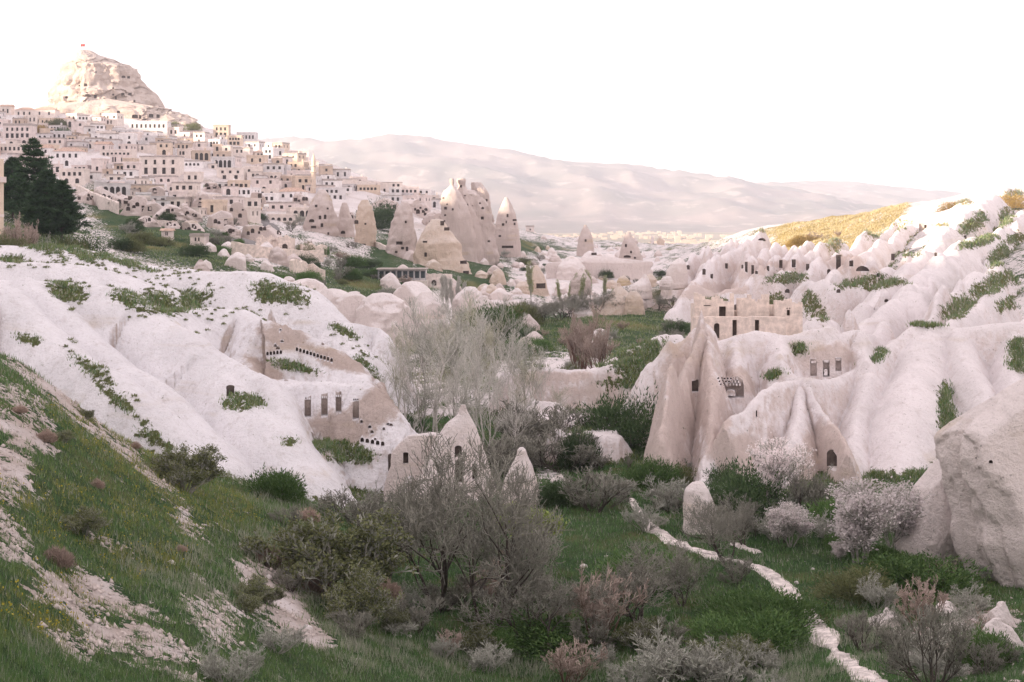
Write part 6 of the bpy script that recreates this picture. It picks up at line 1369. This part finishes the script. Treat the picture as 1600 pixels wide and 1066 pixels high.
# grass growing on the ledges and hollows of the tuff
for (sx, sy, sz_, sg, sd) in SCAT:
    m = np.where(sg > 0.42)[0]
    if len(m) == 0: continue
    rep = 9; m = np.repeat(m, rep); j = 0.35
    bx = sx[m] + rs.normal(0, j, len(m)); by = sy[m] + rs.normal(0, j, len(m)); kk = rs.rand(len(m)) < np.clip((sg[m] + 0.6 * fbm(bx * 0.9, by * 0.9, 1.0, 2) - 0.35) * 2, 0, 1)
    if kk.sum() > 70000: kk &= rs.rand(len(m)) < 70000 / kk.sum()
    m, bx, by = m[kk], bx[kk], by[kk]; dist = sy[m]
    blades("grass", bx, by, sz_[m], (0.12 + 0.22 * rs.rand(len(m))) * np.clip(dist / 110, 1, 2.2), np.maximum(0.03, dist * 0.0007), np.where(rs.rand(len(m)) < 0.3, rs.uniform(0.4, 0.9, len(m)), np.clip(sd[m] * 0.7, 0, 1)), 0.55 * (rs.rand(len(m)) < 0.5), lean=0.8, label="grass in the hollows of the pale slopes", cat="grass")
# yellow flowers on the near slope
m = np.where((yelv > 0.42) & (g > 0.45) & (px < 520) & ~pathm)[0]; m = m[rs.rand(len(m)) < 0.05]
c = np.stack([x[m], d[m], z[m] + hh[m] * 0.9 + 0.05], -1); s = 0.028 * rs.uniform(0.7, 1.4, len(m))[:, None]; a = rs.normal(size=(len(m), 3)); a /= np.linalg.norm(a, axis=1)[:, None]; b = np.cross(a, rs.normal(size=(len(m), 3))); b /= np.linalg.norm(b, axis=1)[:, None]
V = np.stack([c - a*s, c + b*s, c + a*s, c - b*s], 1).reshape(-1, 3); o = mesh_obj("wildflower_patch", V, np.arange(len(V)).reshape(-1, 4), MATS["flower_yellow"]); tag(o, "yellow spring flowers dotted over the near slope", "flowers", kind="stuff")
# dark cushion scrub dotting the white slopes
sx, sy, sz_, sg, sd = SCAT[0]; spx, spy = proj(sx, sy, sz_); nzz = fbm(sx * 0.3, sy * 0.3, 0, 3); w_ = np.zeros(len(sx))
for e in [(105,455,42,20,15),(205,472,48,22,25),(255,455,50,28,30),(300,470,55,24,-20),(60,385,90,30,25),(180,415,110,10,15),(330,480,40,30,0),(30,410,50,10,0),(150,580,70,12,38),(230,670,80,14,38),(420,470,60,26,0),(540,525,60,20,30),(270,445,40,40,0)]: w_ = np.maximum(w_, ell(spx, spy, e, nzz))
ci = rs.choice(len(sx), 900, p=w_ / w_.sum()); R_ = rs.uniform(0.12, 0.38, 900); n = 46
cc = np.stack([sx[ci], sy[ci], sz_[ci]], -1)[:, None, :]; dv = rs.normal(size=(900, n, 3)); dv[..., 2] = np.abs(dv[..., 2]); dv /= np.linalg.norm(dv, axis=-1, keepdims=True)
b0 = cc + dv * R_[:, None, None] * np.array([1, 1, 0.6]) * rs.uniform(0.3, 1, (900, n, 1)); tp = b0 + (dv + np.array([0, 0, 0.6])) * 0.12; sdv = np.cross(dv, rs.normal(size=(900, n, 3))) * 0.03
V = np.stack([b0 - sdv, b0 + sdv, tp], 2).reshape(-1, 3); o = mesh_obj("scrub_cushions", V, np.arange(len(V)).reshape(-1, 3), MATS["leaf_olive"]); tag(o, "dark thyme cushions dotted over the white slope", "scrub", kind="stuff")
# loose white stones
stone_src = None
for i, (px_, py_, s_, lab) in enumerate([(268,880,8,"white stone lying in the middle of the near slope"),(912,888,9,"white stone on the grass left of the round green bush"),(700,862,6,"white stone between the bare trees' branches"),(640,985,7,"pale stone below the pinkish dry shrub"),(1205,905,5,"small stone at the lawn's edge by the path"),(1245,912,6,"stone on the lawn right of the path"),(1270,890,4,"tiny stone on the lawn"),(640,995,5,"tiny pale stone on the slope's lower edge"),(690,770,12,"small pointed white stone on the rock house ledge"),(480,985,12,"flat pale stone low on the near slope"),(420,905,9,"grey-white stone on the near slope's bare strip"),(560,1035,10,"pale stone close to the lower edge"),(1430,1000,8,"stone beside the pale boulder"),(1505,985,12,"broken stone on the bank left of the tall boulder"),(1520,1010,9,"second broken stone on the bank"),(1425,1040,10,"stone under the grey brambles"),(1540,1000,7,"third broken stone on the bank"),(745,785,9,"stone at the white cone's foot"),(760,795,6,"smaller stone at the white cone's foot")]):
    p = GP(px_, py_, 28); r = s_ * p.y / F / 2 * 1.3
    o = stack("stone", p.y, [(HZ - F*(p.z + r*0.9)/p.y, px_-s_*0.3, px_+s_*0.2), (HZ - F*(p.z + r*0.6)/p.y, px_-s_*0.6, px_+s_*0.5), (HZ - F*(p.z)/p.y, px_-s_*0.75, px_+s_*0.75), (HZ - F*(p.z - r)/p.y, px_-s_*0.7, px_+s_*0.7)], nring=14, nz=9, rough=0.16, mat="tuff_rock", seed=i*3.3, facet=0.8); tag(o, lab, "stone", "loose white stones")

# rubble strewn over bare ground and along the path
m = np.where(((g < 0.62) & (d < 100) & (px < 640)) | (pathm & (rs.rand(N) < 0.5)) | ((px > 1380) & (py > 930) & (rs.rand(N) < 0.2)))[0]; m = m[rs.rand(len(m)) < 0.10][:6000]; n = len(m)
oc = np.array([[1,0,0],[0,1,0],[-1,0,0],[0,-1,0],[0,0,1],[0,0,-1]], float); fo = np.array([[0,1,4],[1,2,4],[2,3,4],[3,0,4],[1,0,5],[2,1,5],[3,2,5],[0,3,5]])
sz = (0.02 + 0.11 * rs.rand(n) ** 3)[:, None, None]; V = np.stack([x[m], d[m], z[m]], -1)[:, None, :] + oc[None] * sz * rs.uniform(0.5, 1.4, (n, 6, 1)) + rs.normal(0, 0.25, (n, 6, 3)) * sz
o = mesh_obj("rubble", V.reshape(-1, 3), (fo[None] + 6 * np.arange(n)[:, None, None]).reshape(-1, 3), MATS["stone"]); tag(o, "small pale rubble strewn over bare ground and path edges", "rubble", kind="stuff")
# ------------------------------------------------------------------ air
hz = MB().box(-6900, 6900, -2400, 9300, -95, 420).build("haze", None)
hm = bpy.data.materials.new("haze"); hm.use_nodes = True; ht = hm.node_tree; ht.nodes.clear()
ho = ht.nodes.new("ShaderNodeOutputMaterial"); hv = ht.nodes.new("ShaderNodeVolumePrincipled")
hv.inputs["Color"].default_value = (0.70, 0.76, 0.90, 1); hv.inputs["Density"].default_value = 0.00011; hv.inputs["Anisotropy"].default_value = 0.0
ht.links.new(hv.outputs[0], ho.inputs["Volume"]); hz.data.materials.append(hm); tag(hz, kind="stuff")
